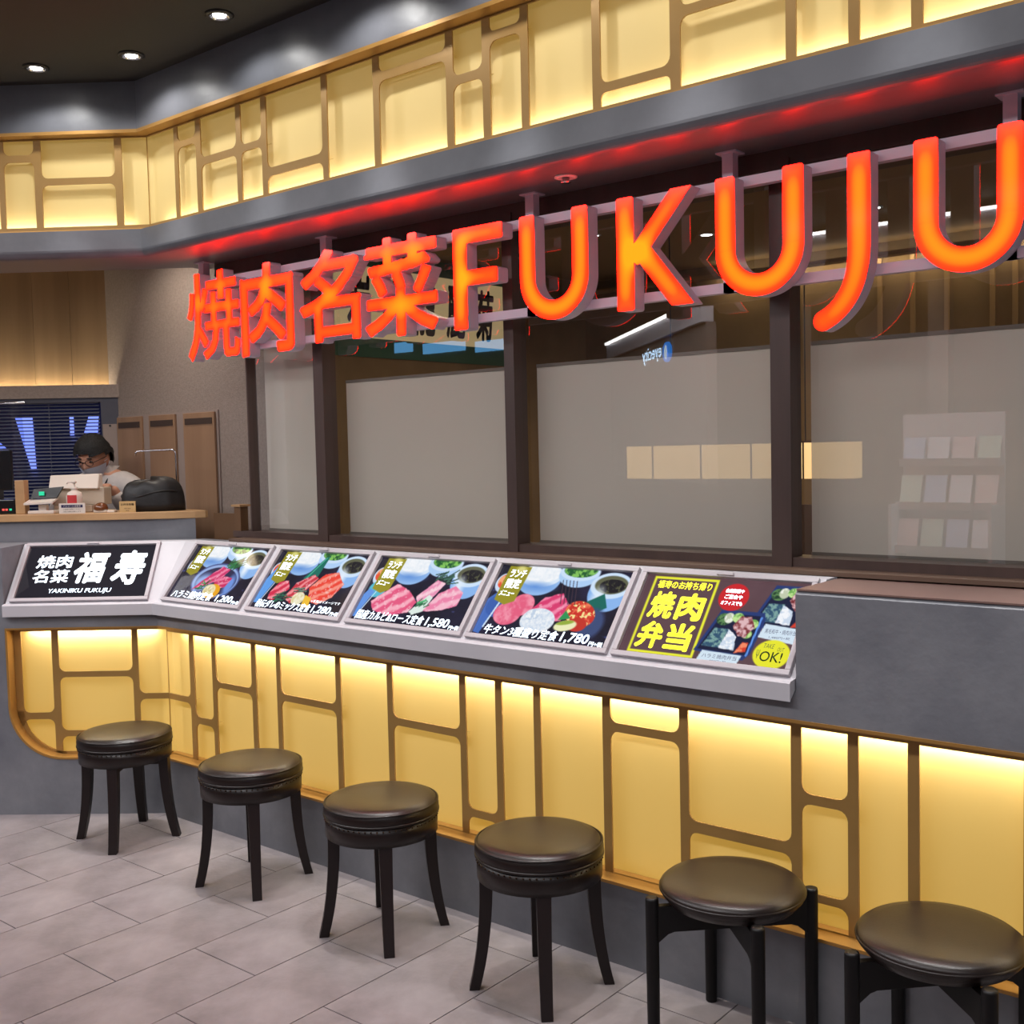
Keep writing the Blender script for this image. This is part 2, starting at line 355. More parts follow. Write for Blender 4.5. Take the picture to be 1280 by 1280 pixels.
# ------------------------------------------------------------------ lattice screens
def lattice(name, label, fr, cols, zr, off, x_edges, sheet, led_top, miter, corner=None, parent_loc=None):
    """cols: list of (xl, xr, [(z0,z1) cross bars]); every opening gets its own pane behind it."""
    root = empty(name, parent_loc, label, 'light panel', 'backlit lattice panels on the shop front')
    z0, z1, zf0, zf1 = zr
    front = MB(); th = 0.006
    def cell(xa, xb, za, zb, ox0, ox1, oz0, oz1, rd, po):
        # corners: bl, br, tr, tl with radii rd
        inn = []; out = []
        C = [((xa, za), (ox0, oz0), pi, 1, 1), ((xb, za), (ox1, oz0), 1.5 * pi, -1, 1), ((xb, zb), (ox1, oz1), 0, -1, -1), ((xa, zb), (ox0, oz1), .5 * pi, 1, -1)]
        for ci, ((cx, cz), (gx, gz), a0, sx, sz) in enumerate(C):
            r = max(rd[ci], 0.0008); nseg = 4 if rd[ci] < .1 else 12
            for k in range(nseg + 1):
                a = a0 + (pi / 2) * k / nseg
                px, pz = cx + sx * r + r * cos(a), cz + sz * r + r * sin(a)
                inn.append((px, pz)); t = k / nseg
                if rd[ci] >= .1:                      # follow the rounded wall opening
                    R2 = r + .05; out.append((cx + sx * r + R2 * cos(a), cz + sz * r + R2 * sin(a)))
                else:
                    first_vertical = ci in (0, 2)      # arc starts on the vertical side for bl and tr
                    s = (gx, pz) if first_vertical else (px, gz); e = (px, gz) if first_vertical else (gx, pz)
                    if k == 0: out.append(s if True else 0)
                    elif k == nseg: out.append(e)
                    elif t < .5: out.append((s[0] + (gx - s[0]) * 2 * t, s[1] + (gz - s[1]) * 2 * t))
                    else: out.append((gx + (e[0] - gx) * (2 * t - 1), gz + (e[1] - gz) * (2 * t - 1)))
        n = len(inn)
        V = [fr(x, off, z) for x, z in out] + [fr(x, off, z) for x, z in inn] + [fr(x, off + th, z) for x, z in inn] + [fr(x, off + th, z) for x, z in out]
        F = []
        for i in range(n):
            j = (i + 1) % n
            F += [(i, j, n + j, n + i), (n + i, n + j, 2 * n + j, 2 * n + i), (2 * n + i, 2 * n + j, 3 * n + j, 3 * n + i)]
        front.add(V, F)
        if rd[0] >= .1:
            pl = [(x, z) for x, z in out]
            Vp = [fr(x, po, z) for x, z in pl] + [fr(x, po + .004, z) for x, z in pl]; n = len(pl)
            build('pane', MB().add(Vp, [tuple(range(n)), tuple(range(2 * n - 1, n - 1, -1))] + [(i, (i + 1) % n, n + (i + 1) % n, n + i) for i in range(n)]), sheet, root)
        else:
            build('pane', MB().add([fr(a, b, c) for c in (oz0 + .001, oz1 - .001) for a, b in ((pox0(ox0), po), (pox1(ox1), po), (pox1(ox1), po + .004), (pox0(ox0), po + .004))],
                  [(3, 2, 1, 0), (4, 5, 6, 7), (0, 1, 5, 4), (1, 2, 6, 5), (2, 3, 7, 6), (3, 0, 4, 7)]), sheet, root)
    po = off + 0.04
    mit = -CK * off if miter == 'r' else CK * off
    pox0 = lambda x: x if not (miter == 'l' and abs(x - mit) < 1e-6) else CK * po
    pox1 = lambda x: x if not (miter == 'r' and abs(x - mit) < 1e-6) else -CK * po
    for ci, (xa, xb, cr) in enumerate(cols):
        ox0 = (cols[ci - 1][1] + xa) / 2 if ci else x_edges[0]
        ox1 = (cols[ci + 1][0] + xb) / 2 if ci + 1 < len(cols) else x_edges[1]
        zs = [z0]; 
        for a, b in sorted(cr): zs += [a, b]
        zs.append(z1)
        for k in range(0, len(zs), 2):
            za, zb = zs[k], zs[k + 1]
            oz0 = zf0 if k == 0 else (zs[k - 1] + za) / 2; oz1 = zf1 if k + 2 == len(zs) else (zb + zs[k + 2]) / 2
            r = 0.03; rb = 0 if k == 0 else r; rt = 0 if k + 2 == len(zs) else r
            lb = 0 if (miter == 'l' and ci == 0) else 1; rb_ = 0 if (miter == 'r' and ci + 1 == len(cols)) else 1
            rm = min(r, (xb - xa) * .3, (zb - za) * .45); rd = [min(rb, rm) * lb, min(rb, rm) * rb_, min(rt, rm) * rb_, min(rt, rm) * lb]
            if corner and ci == corner[0] and k == 0: rd[0] = corner[1]
            cell(xa, xb, za, zb, ox0, ox1, oz0, oz1, rd, po)
    bm_parent = build('lattice', front, 'gold_paint', root)
    return root

OFF = 0.06
ml, mr = CK * OFF, -CK * OFF
LOW = [(ml, .160, [(.540, .568)]), (.197, .336, [(.451, .483)]), (.366, .628, [(.641, .667)]), (.660, .802, []), (.830, 1.184, [(.640, .669)]), (1.215, 1.486, []),
       (1.517, 1.870, [(.632, .662)]), (1.901, 2.045, [(.344, .373)]), (2.076, 2.221, []), (2.252, 2.515, []), (2.547, 2.811, [(.757, .787)]), (2.843, 3.191, [(.478, .514)]),
       (3.224, 3.365, [(.353, .377), (.641, .671)]), (3.397, 3.537, []), (3.569, 3.837, []), (3.868, 4.15, [(.60, .63)]), (4.18, 4.45, []), (4.48, 4.8, [(.45, .48)]), (4.83, 5.4, [])]
LOWL = [(-.690, -.541, [(.448, .480)]), (-.508, -.150, [(.363, .392), (.651, .679)]), (-.121, mr, [(.540, .568)])]
lattice('lattice_panel', 'long low gold lattice panel behind the stools, glowing brightest along its top', W, LOW, (.276, .866, .267, .902), OFF, (ml, 5.45), 'lower_sheet', True, 'l', None, (2.6, .06, .267))
lattice('lattice_panel', 'short low gold lattice panel with a rounded lower corner, under the black name screen', L, LOWL, (.290, .876, .267, .902), OFF, (-.735, mr), 'lower_sheet', True, 'r', (0, .20), L(-.36, .06, .267))
UP = [(ml, .198, []), (.226, .364, [(3.095, 3.121)]), (.400, .655, [(2.988, 3.020)]), (.688, .827, [(2.992, 3.021)]), (.861, 1.209, [(2.858, 2.893)]), (1.242, 1.505, []),
      (1.538, 1.882, [(3.098, 3.130)]), (1.917, 2.055, [(2.998, 3.030)]), (2.090, 2.227, [(3.110, 3.142)]), (2.260, 2.522, []), (2.554, 2.813, [(2.833, 2.863)]), (2.849, 3.194, [(2.998, 3.027)]),
      (3.226, 3.379, [(3.09, 3.12)]), (3.411, 3.551, []), (3.583, 3.85, []), (3.88, 4.15, [(2.95, 2.98)]), (4.18, 4.45, []), (4.48, 4.8, [(3.05, 3.08)]), (4.83, 5.4, [])]
UPL = [(-1.9, -1.42, []), (-1.39, -1.02, [(3.0, 3.03)]), (-.99, -.688, []), (-.662, -.518, [(3.095, 3.127)]), (-.484, -.134, [(2.985, 3.016)]), (-.100, mr, [])]
lattice('lattice_panel', 'long high gold lattice panel above the orange lit sign', W, UP, (2.790, 3.192, 2.758, 3.212), OFF, (ml, 5.45), 'upper_sheet', False, 'l', None, (2.6, .06, 2.758))
lattice('lattice_panel', 'high gold lattice panel over the counter opening, left of the bend', L, UPL, (2.790, 3.192, 2.758, 3.212), OFF, (-1.95, mr), 'upper_sheet', False, 'r', None, L(-.7, .06, 2.758))

# gold edge trims round the openings
t = MB()
for p in (rect(-.003, .058, .893, .903), rect(-.003, .098, .266, .276)): m = run_long(p); t.add(m.v, m.f)
build('trim_1', t, 'gold_trim', kind='structure')
t = MB()
for p in (rect(-.003, .058, 3.198, 3.213), rect(.02, .058, 2.757, 2.767)): m = run_long(p); t.add(m.v, m.f)
build('trim_2', t, 'gold_trim', kind='structure')
t = MB()
for p in (rect(-.003, .058, 3.198, 3.213), rect(.02, .058, 2.757, 2.767)): m = run_left(p); t.add(m.v, m.f)
build('trim_3', t, 'gold_trim', kind='structure')
# left lower trim with rounded corner: strip following the opening outline
path = [(mr, .267)]
for k in range(13):
    a = 1.5 * pi - (pi / 2) * k / 12; path.append((-.735 + rc + rc * cos(a), .267 + rc + rc * sin(a)))
path += [(-.735, .902), (mr, .902)]
t = MB(); n = len(path); cx, cz = -.36, .58
inn = [(x + (.010 if x < cx - .05 else 0) * (1 if z > .5 else .7), z + (.009 if z < .5 else -.009)) for x, z in path]
V = []
for (x, z), (a, b) in zip(path, inn): V += [L(x if x < 0 else 0.0, -.003, z), L(a if a < 0 else 0.0, -.003, b), L(a, .098, b), L(x, .098, z)]
F = []
for i in range(n - 1):
    for q in range(4): F.append((4 * i + q, 4 * i + (q + 1) % 4, 4 * i + 4 + (q + 1) % 4, 4 * i + 4 + q))
build('trim_4', t.add(V, F), 'gold_trim', kind='structure')

# light strips in the recesses, with the lamps' own light
def strip(label, fr, x0, x1, o, z, up, watts, loc, ang, color):
    e = build('light_strip', MB().box((x0, o - .006, z - .004), (x1, o + .006, z + .004), fr), 'led_strip', None, label, 'light strip')
    a = area('light_strip_glow', fr((x0 + x1) / 2, o + 0.0, z + (.008 if up else -.008)), (R(180) if up else 0, 0, 0), x1 - x0, .014, watts, color)
    a.rotation_euler = (R(180 - 18) if up else R(18), 0, ang)
strip('thin light strip hidden at the top of the long low lattice', W, .06, 5.4, .078, .888, False, 19, None, 0, (1, .95, .84))
strip('thin light strip hidden at the top of the short low lattice', L, -.66, -.04, .078, .888, False, 2.6, None, LANG, (1, .95, .84))
strip('thin light strip hidden at the foot of the long high lattice', W, .06, 5.4, .078, 2.776, True, 3.6, None, 0, (1, .93, .76))
strip('thin light strip hidden at the foot of the left high lattice', L, -1.9, -.06, .078, 2.776, True, 1.3, None, LANG, (1, .93, .76))

# ------------------------------------------------------------------ ceiling downlights
def downlight(x, y, label, group, r=.042):
    e = empty('downlight', (x, y, 3.43), label, 'ceiling light', group)
    build('ring', MB().lathe([(r * .9, -.0), (r * 1.32, -.001), (r * 1.34, -.005), (r * .95, -.010), (r * .9, -.006)], (x, y, 3.43), 32, True, False), 'lamp_ring', e)
    build('reflector', MB().lathe([(r * .93, -.009), (r * .80, -.0015), (r * .5, -.001)], (x, y, 3.43), 32, True, False), 'reflector', e)
    build('bulb', MB().lathe([(r * .62, -.0022), (r * .60, -.007), (r * .2, -.009)], (x, y, 3.43), 24, True, True), 'bulb_white', e)
ll = ['leftmost of the three recessed ceiling lights, over the left front', 'middle of the three recessed ceiling lights, by the bend', 'rightmost and largest of the three recessed ceiling lights in view']
for i, (x, y) in enumerate(DOWNLIGHTS):
    downlight(x, y, ll[i] if i < 3 else ['fourth', 'fifth', 'sixth', 'seventh', 'eighth'][i - 3] + ' recessed ceiling light counted from the left along the front', 'recessed lights along the front' if i < 3 else 'recessed lights out of view', .042)

# ------------------------------------------------------------------ sloping menu-display casing
cas_p = [(.0, .986), (-.03, .960), (-.03, 1.012), (-.024, 1.018), (.006, 1.020), (.225, 1.284), (.285, 1.286), (.285, .986)]
casing = empty('display_casing', (1.5, .1, .96), 'pale grey sloping casing that carries the row of menu screens along the front', 'display casing')
cas_l = run_long(cas_p, 3.233)
build('casing_body', cas_l, 'casing_white', casing)
build('casing_body', run_left(cas_p, -.729), 'casing_white', casing)
SA = math.atan2(1.284 - 1.020, .225 - .006)      # slope of the screens
def slope(fr, x0):
    def mp(u, v, h): return fr(x0 + u, .006 + v * cos(SA) - h * sin(SA), 1.020 + v * sin(SA) + h * cos(SA))
    return mp
SV0, SV1 = .020, .322
def bars(mp, u0, u1, v0, v1, wd, h0, h1):
    mb = MB()
    for a, b, c, d in ((u0 - wd, u1 + wd, v0 - wd, v0), (u0 - wd, u1 + wd, v1, v1 + wd), (u0 - wd, u0, v0, v1), (u1, u1 + wd, v0, v1)):
        mb.add([mp(x, y, h) for h in (h0, h1) for x, y in ((a, c), (b, c), (b, d), (a, d))], [(3, 2, 1, 0), (4, 5, 6, 7), (0, 1, 5, 4), (1, 2, 6, 5), (2, 3, 7, 6), (3, 0, 4, 7)])
    return mb

# ---- painted screen pictures: flat pictures shown on the screens
def vnoise(w, h, sc, seed, oct=4):
    r = np.random.RandomState(seed); out = np.zeros((h, w)); amp = 1; tot = 0
    yy, xx = np.mgrid[0:h, 0:w]
    for o in range(oct):
        g = r.rand(int(h / sc) + 3, int(w / sc) + 3); fx = xx / sc; fy = yy / sc; ix = fx.astype(int); iy = fy.astype(int); a = fx - ix; b = fy - iy
        a = a * a * (3 - 2 * a); b = b * b * (3 - 2 * b)
        out += amp * (g[iy, ix] * (1 - a) * (1 - b) + g[iy, ix + 1] * a * (1 - b) + g[iy + 1, ix] * (1 - a) * b + g[iy + 1, ix + 1] * a * b)
        tot += amp; amp *= .55; sc = max(sc / 2, 1.01)
    return out / tot
class Pic:
    def __init__(s, bg, W_=210, H_=112):
        s.w, s.h = W_, H_; s.a = np.zeros((H_, W_, 3)); s.a[:] = bg
        yy, xx = np.mgrid[0:H_, 0:W_]; s.x = xx / (W_ - 1) * 1.9; s.y = 1 - yy / (H_ - 1)      # y up, 0..1 ; x 0..1.9
        s.k = 0
    def put(s, m, c):
        m = np.clip(m, 0, 1)[..., None]; s.a = s.a * (1 - m) + np.asarray(c, float) * m
    def ell(s, cx, cy, rx, ry, c, rot=0, soft=.012, clip=None):
        a = R(rot); dx, dy = s.x - cx, s.y - cy; u = dx * cos(a) + dy * sin(a); v = -dx * sin(a) + dy * cos(a)
        d = (1 - np.sqrt((u / rx) ** 2 + (v / ry) ** 2)) * min(rx, ry); m = np.clip(d / soft + .5, 0, 1)
        if clip is not None: m = m * clip
        s.put(m, c); return m
    def poly(s, pts, c, soft=.01, rough=0.0, clip=None):
        P = np.array(pts, float); n = len(P); x, y = s.x, s.y
        if rough: s.k += 1; x = x + (vnoise(s.w, s.h, 9, 90 + s.k) - .5) * rough; y = y + (vnoise(s.w, s.h, 9, 190 + s.k) - .5) * rough
        ins = np.zeros(x.shape, bool); dist = np.full(x.shape, 9.)
        for i in range(n):
            (x0, y0), (x1, y1) = P[i], P[(i + 1) % n]
            with np.errstate(divide='ignore', invalid='ignore'):
                ins ^= ((y0 > y) != (y1 > y)) & (x < (x1 - x0) * (y - y0) / (y1 - y0 + 1e-12) + x0)
            t = np.clip(((x - x0) * (x1 - x0) + (y - y0) * (y1 - y0)) / ((x1 - x0) ** 2 + (y1 - y0) ** 2 + 1e-12), 0, 1)
            dist = np.minimum(dist, np.hypot(x - x0 - t * (x1 - x0), y - y0 - t * (y1 - y0)))
        m = np.clip(np.where(ins, dist, -dist) / soft + .5, 0, 1)
        if clip is not None: m = m * clip
        s.put(m, c); return m
    def tex(s, m, c1, c2, sc, seed, th=.5, sharp=6, stretch=None):
        n = vnoise(s.w, s.h, sc, seed)
        if stretch:                                   # streaks along a direction
            a = R(stretch[0]); u = s.x * cos(a) + s.y * sin(a); v = -s.x * sin(a) + s.y * cos(a)
            n = .5 + .5 * np.sin(v * stretch[1] + 5 * vnoise(s.w, s.h, 22, seed + 1) + u * 3); n = .75 * n + .25 * vnoise(s.w, s.h, 4, seed + 2)
        t = np.clip((n - th) * sharp + .5, 0, 1)[..., None]; m = np.clip(m, 0, 1)[..., None]
        col = np.asarray(c1, float) * (1 - t) + np.asarray(c2, float) * t
        s.a = s.a * (1 - m) + col * m
    def line(s, pts, c, wd=.008):
        for (x0, y0), (x1, y1) in zip(pts[:-1], pts[1:]):
            t = np.clip(((s.x - x0) * (x1 - x0) + (s.y - y0) * (y1 - y0)) / ((x1 - x0) ** 2 + (y1 - y0) ** 2 + 1e-12), 0, 1)
            s.put(np.clip((wd - np.hypot(s.x - x0 - t * (x1 - x0), s.y - y0 - t * (y1 - y0))) / .006 + .5, 0, 1), c)
    def meat(s, pts, c1, c2, seed, ang=40, freq=70, rough=.03):
        m = s.poly(pts, c1, .012, rough); s.tex(m, c1, c2, 6, seed, .55, 2.2, (ang, freq))
        m2 = m * (vnoise(s.w, s.h, 5, seed + 7) > .66); s.put(m2 * .5, (255, 226, 230))
    def herb(s, cx, cy, r, seed, c=(36, 112, 62), n=16, ang=None, ln=.12):
        q = np.random.RandomState(seed)
        for i in range(n):
            a = q.rand() * 6.28 if ang is None else R(ang) + (q.rand() - .5) * .9; x = cx + (q.rand() - .5) * r * 2; y = cy + (q.rand() - .5) * r
            k = .7 + .6 * q.rand(); s.line([(x, y), (x + cos(a) * ln * k, y + sin(a) * ln * .6 * k)], np.clip(np.array(c) * (.6 + q.rand() * .9), 0, 255), .009)
    def lin(s):
        c = np.clip(s.a, 0, 255) / 255.; return np.where(c <= .04045, c / 12.92, ((c + .055) / 1.055) ** 2.4)

DARK = (26, 24, 44)
def table(p, seed):
    n = vnoise(p.w, p.h, 30, seed); p.a += (n[..., None] - .5) * np.array((26, 24, 44))
    for k in range(5):
        y = .15 + .12 * k; m = np.clip((vnoise(p.w, p.h, 26, seed + 20 + k) - .62) * 6, 0, 1) * np.exp(-((p.y - y) / .012) ** 2); p.put(m * .8, (92, 108, 190))
def bowls(p, rx=.55, soup=1.66):
    p.ell(rx, .82, .31, .22, (150, 190, 240)); p.ell(rx, .89, .31, .17, (222, 237, 252)); m = p.ell(rx, .91, .27, .125, (246, 250, 252)); p.tex(m, (250, 252, 255), (232, 240, 248), 4, 5, .5, 2)
    p.ell(rx - .02, .72, .20, .05, (104, 152, 222), soft=.09)
    p.ell(1.17, .92, .28, .17, (176, 210, 248)); p.ell(1.17, .97, .28, .13, (206, 228, 252)); m = p.ell(1.17, .99, .23, .10, (56, 130, 58)); p.tex(m, (34, 92, 46), (132, 196, 92), 5, 8)
    p.ell(soup, .72, .27, .26, (140, 184, 240)); p.ell(soup, .81, .275, .175, (208, 230, 253)); p.ell(soup, .82, .22, .125, (96, 98, 72)); m = p.ell(soup + .02, .805, .17, .09, (26, 22, 24)); p.tex(m, (22, 20, 22), (86, 88, 60), 4, 31, .62)
    p.ell(soup - .12, .62, .07, .13, (228, 241, 255), soft=.10)
def side(p, x=.16, y=.72):
    p.ell(x, y, .13, .14, (208, 226, 248)); m = p.ell(x, y + .02, .10, .10, (226, 96, 60)); p.tex(m, (232, 84, 52), (246, 170, 120), 5, 77)
def menu_tag(p):
    p.poly([(.12, .99), (.45, .99), (.41, .50), (.28, .44), (.10, .50)], (154, 146, 34)); p.ell(.31, .95, .07, .05, (220, 214, 130), soft=.05)
def pic1():
    p = Pic(DARK); table(p, 3); bowls(p, .62); side(p, .20, .62)
    p.ell(.98, .38, .58, .32, (70, 84, 140)); p.ell(.98, .38, .55, .295, (150, 176, 226)); p.ell(1.0, .37, .50, .26, (40, 42, 78)); p.ell(.70, .33, .20, .16, (150, 178, 232), soft=.12); p.ell(1.38, .33, .10, .18, (110, 150, 224), soft=.08)
    p.herb(1.18, .66, .12, 5, (28, 92, 52), 34, 50, .2)
    p.meat([(.52, .20), (.66, .36), (.98, .64), (1.20, .60), (1.10, .42), (.82, .30)], (212, 48, 108), (240, 132, 168), 12, 42, 60)
    p.meat([(.98, .36), (1.14, .48), (1.36, .46), (1.30, .30), (1.10, .24)], (206, 40, 96), (238, 124, 160), 22, 20, 60)
    p.herb(.72, .27, .16, 9); p.ell(1.05, .20, .19, .13, (238, 168, 20)); p.ell(.97, .21, .15, .11, (238, 226, 178)); m = p.ell(.96, .21, .11, .08, (222, 206, 140)); p.tex(m, (214, 196, 128), (244, 238, 206), 4, 3)
    menu_tag(p); return p
def pic2():
    p = Pic(DARK); table(p, 13); bowls(p, .62); side(p, .14, .66)
    p.poly([(0, .10), (.10, .10), (.26, .62), (.10, .72), (0, .5)], (96, 160, 236)); p.line([(.12, .12), (.28, .60)], (210, 228, 255), .008)
    p.poly([(.78, .56), (1.02, .92), (1.10, .96), (1.06, .60), (.94, .50)], (22, 112, 96)); p.line([(.84, .56), (1.04, .92)], (74, 176, 148), .012)
    p.meat([(.24, .30), (.34, .48), (.50, .50), (.62, .38), (.50, .26), (.38, .16), (.26, .18)], (216, 44, 76), (246, 140, 152), 41, 40, 55)
    p.meat([(.60, .22), (.70, .48), (.98, .64), (1.10, .58), (.94, .32), (.78, .14)], (206, 52, 66), (242, 146, 150), 44, 45, 60)
    p.meat([(1.02, .42), (1.20, .66), (1.44, .70), (1.66, .52), (1.56, .30), (1.34, .16), (1.12, .22)], (240, 70, 52), (250, 150, 130), 51, 35, 48)
    p.herb(.52, .22, .18, 15, (40, 92, 70), 22, 20); p.herb(.80, .36, .10, 16, (86, 110, 96), 12, 15)
    m = p.ell(.90, .23, .13, .105, (240, 232, 196)); p.tex(m, (244, 238, 208), (226, 214, 160), 5, 2); p.poly([(1.02, .30), (1.16, .26), (1.20, .10), (1.04, .10)], (246, 194, 52))
    menu_tag(p); return p
def pic3():
    p = Pic(DARK); table(p, 23); bowls(p, .66); side(p, .14, .70)
    p.ell(.20, .50, .16, .13, (84, 190, 214)); p.poly([(0, .06), (.05, .06), (.17, .46), (.06, .5), (0, .4)], (96, 150, 230)); p.line([(.06, .08), (.20, .46)], (200, 226, 255), .008)
    p.herb(1.22, .72, .14, 33, (52, 84, 70), 22, 40, .16)
    p.meat([(.20, .30), (.28, .40), (.52, .60), (.76, .52), (.98, .36), (.92, .20), (.60, .12), (.30, .18)], (232, 92, 132), (252, 176, 194), 61, 40, 38)
    p.meat([(.94, .44), (1.16, .70), (1.32, .66), (1.20, .42), (1.04, .30)], (238, 150, 186), (252, 206, 220), 64, 45, 40)
    p.meat([(1.14, .24), (1.28, .50), (1.50, .64), (1.66, .56), (1.66, .36), (1.40, .26)], (240, 134, 172), (250, 190, 208), 66, 30, 40)
    p.poly([(.94, .22), (1.14, .48), (1.22, .44), (1.16, .24), (1.0, .16)], (226, 240, 232), .01, .04); p.herb(1.06, .32, .09, 36, (70, 160, 104), 12, 50)
    menu_tag(p); return p
def pic4():
    p = Pic(DARK); table(p, 33); bowls(p, .64, 1.66); side(p, .14, .74)
    p.poly([(0, .04), (.10, .02), (.22, .52), (.10, .6), (0, .5)], (70, 110, 190)); p.ell(.22, .42, .20, .16, (58, 96, 176)); p.line([(.12, .12), (.20, .46)], (210, 232, 255), .012)
    p.poly([(1.40, .56), (1.62, .70), (1.72, .52), (1.60, .44)], (18, 104, 92))
    p.ell(1.58, .30, .18, .20, (60, 76, 120), soft=.06)
    for (x, y, rx, ry, sd) in ((.55, .46, .17, .15, 71), (.39, .33, .20, .16, 73)):
        m = p.ell(x, y, rx, ry, (236, 106, 138)); p.tex(m, (232, 96, 130), (246, 150, 172), 9, sd, .5, 3); p.ell(x, y, rx, ry, (214, 76, 112), soft=.01, clip=1 - m)
    p.meat([(.70, .40), (.84, .58), (1.06, .66), (1.20, .52), (1.18, .30), (1.00, .26)], (220, 60, 112), (246, 138, 172), 75, 40, 46)
    m = p.ell(.86, .27, .24, .165, (232, 238, 244)); p.tex(m, (246, 249, 252), (206, 220, 238), 3, 78, .5, 2); m = p.ell(.76, .34, .10, .08, (244, 248, 252)); p.tex(m, (246, 250, 252), (196, 212, 232), 4, 79)
    m = p.ell(1.40, .41, .22, .155, (222, 62, 40), -22); p.tex(m, (206, 48, 34), (244, 124, 84), 6, 81); p.put(m * (vnoise(p.w, p.h, 3, 84, 1) > .74), (252, 226, 150)); p.ell(1.42, .27, .13, .09, (198, 52, 36))
    p.poly([(1.14, .30), (1.20, .44), (1.30, .34)], (46, 150, 84)); m = p.ell(1.27, .24, .15, .07, (240, 240, 190), 12); p.ell(1.25, .285, .13, .035, (150, 176, 60), 12, clip=m)
    for k in range(5): p.line([(.98 + .05 * k, .84), (1.08 + .05 * k, .52)], (66, 48, 60), .005)
    menu_tag(p); return p
def pic5():
    p = Pic((92, 66, 72)); n = vnoise(p.w, p.h, 40, 7); p.a += (n[..., None] - .5) * 16
    def bento(ox, oy):
        KX = p.x; p.x = ox + (KX - ox) / .74
        p.poly([(ox, oy), (ox + .22, oy + .50), (ox + .86, oy + .50), (ox + .90, oy + .42), (ox + .84, oy + .02), (ox + .76, oy - .06)], (34, 56, 116), .012); p.poly([(ox + .05, oy + .02), (ox + .25, oy + .46), (ox + .82, oy + .46), (ox + .79, oy)], (16, 24, 56), .012)
        p.line([(ox + .84, oy + .44), (ox + .79, oy + .0)], (96, 150, 236), .014)
        m = p.ell(ox + .30, oy + .39, .11, .07, (52, 96, 60)); p.tex(m, (30, 62, 40), (96, 140, 84), 4, 5); m = p.ell(ox + .37, oy + .41, .07, .06, (226, 232, 210)); p.tex(m, (240, 244, 230), (196, 206, 176), 4, 6)
        m = p.poly([(ox + .10, oy + .06), (ox + .20, oy + .28), (ox + .42, oy + .28), (ox + .36, oy + .06)], (76, 118, 130), .01, .02); p.tex(m, (48, 84, 112), (124, 164, 160), 3, 7)
        m = p.poly([(ox + .36, oy + .06), (ox + .42, oy + .27), (ox + .56, oy + .20), (ox + .58, oy + .04)], (238, 244, 252), .01, .03); p.tex(m, (248, 250, 255), (206, 220, 238), 3, 8)
        for a, b, r in ((.50, .42, .08), (.74, .36, .08), (.70, .24, .07)): m = p.ell(ox + a, oy + b, r, r * .7, (150, 206, 110)); p.tex(m, (108, 170, 80), (196, 232, 150), 4, 9)
        m = p.poly([(ox + .46, oy + .32), (ox + .54, oy + .44), (ox + .70, oy + .44), (ox + .78, oy + .32), (ox + .70, oy + .20), (ox + .58, oy + .22)], (150, 70, 74), .01, .05); p.tex(m, (122, 46, 50), (226, 186, 190), 4, 10, .5, 4)
        m = p.poly([(ox + .60, oy + .02), (ox + .68, oy + .14), (ox + .76, oy + .14), (ox + .76, oy + .04)], (226, 74, 44), .012, .03); p.tex(m, (214, 60, 36), (250, 140, 100), 5, 11); p.x = KX
    bento(1.36, .46); bento(.86, .12)
    p.poly([(.92, -.02), (.96, .13), (1.40, .11), (1.36, -.04)], (214, 232, 246), .008); p.poly([(1.50, .34), (1.54, .50), (2.0, .46), (2.0, .28)], (214, 232, 246), .008)
    p.ell(1.70, .16, .19, .165, (236, 234, 44)); p.ell(1.10, .78, .165, .165, (206, 34, 40))
    P2 = [(.12, .03), (.15, .96), (.86, .96), (.83, .03)]
    for q in ((.10, .02, .88, .98),):
        o = p.poly([(q[0], q[1]), (q[2], q[1]), (q[2], q[3]), (q[0], q[3])], (236, 236, 52), .01); p.poly([(q[0] + .03, q[1] + .03), (q[2] - .03, q[1] + .03), (q[2] - .03, q[3] - .03), (q[0] + .03, q[3] - .03)], (96, 70, 74), .01)
    bento(.86, .12); p.poly([(.92, -.02), (.96, .13), (1.40, .11), (1.36, -.04)], (214, 232, 246), .008); p.ell(1.10, .78, .165, .165, (206, 34, 40))
    return p
def pic0():
    p = Pic((30, 28, 36), 40, 24); return p

def screen_mesh(p, mp, u0, u1, v0, v1, h):
    V = []; 
    for j in range(p.h):
        for i in range(p.w): V.append(mp(u0 + (u1 - u0) * i / (p.w - 1), v1 - (v1 - v0) * j / (p.h - 1), h))
    F = [(j * p.w + i, (j + 1) * p.w + i, (j + 1) * p.w + i + 1, j * p.w + i + 1) for j in range(p.h - 1) for i in range(p.w - 1)]
    return V, F, p.lin().reshape(-1, 3)
def paint_obj(name, V, F, colr, mat, parent):
    org = wloc(parent); me = bpy.data.meshes.new(name); me.from_pydata([tuple(v - org) for v in V], [], F); me.materials.append(M[mat])
    at = me.color_attributes.new('paint', 'FLOAT_COLOR', 'POINT'); c = np.ones((len(V), 4), np.float32); c[:, :3] = colr; at.data.foreach_set('color', c.ravel())
    o = bpy.data.objects.new(name, me); COL.objects.link(o); o.parent = parent
    return o
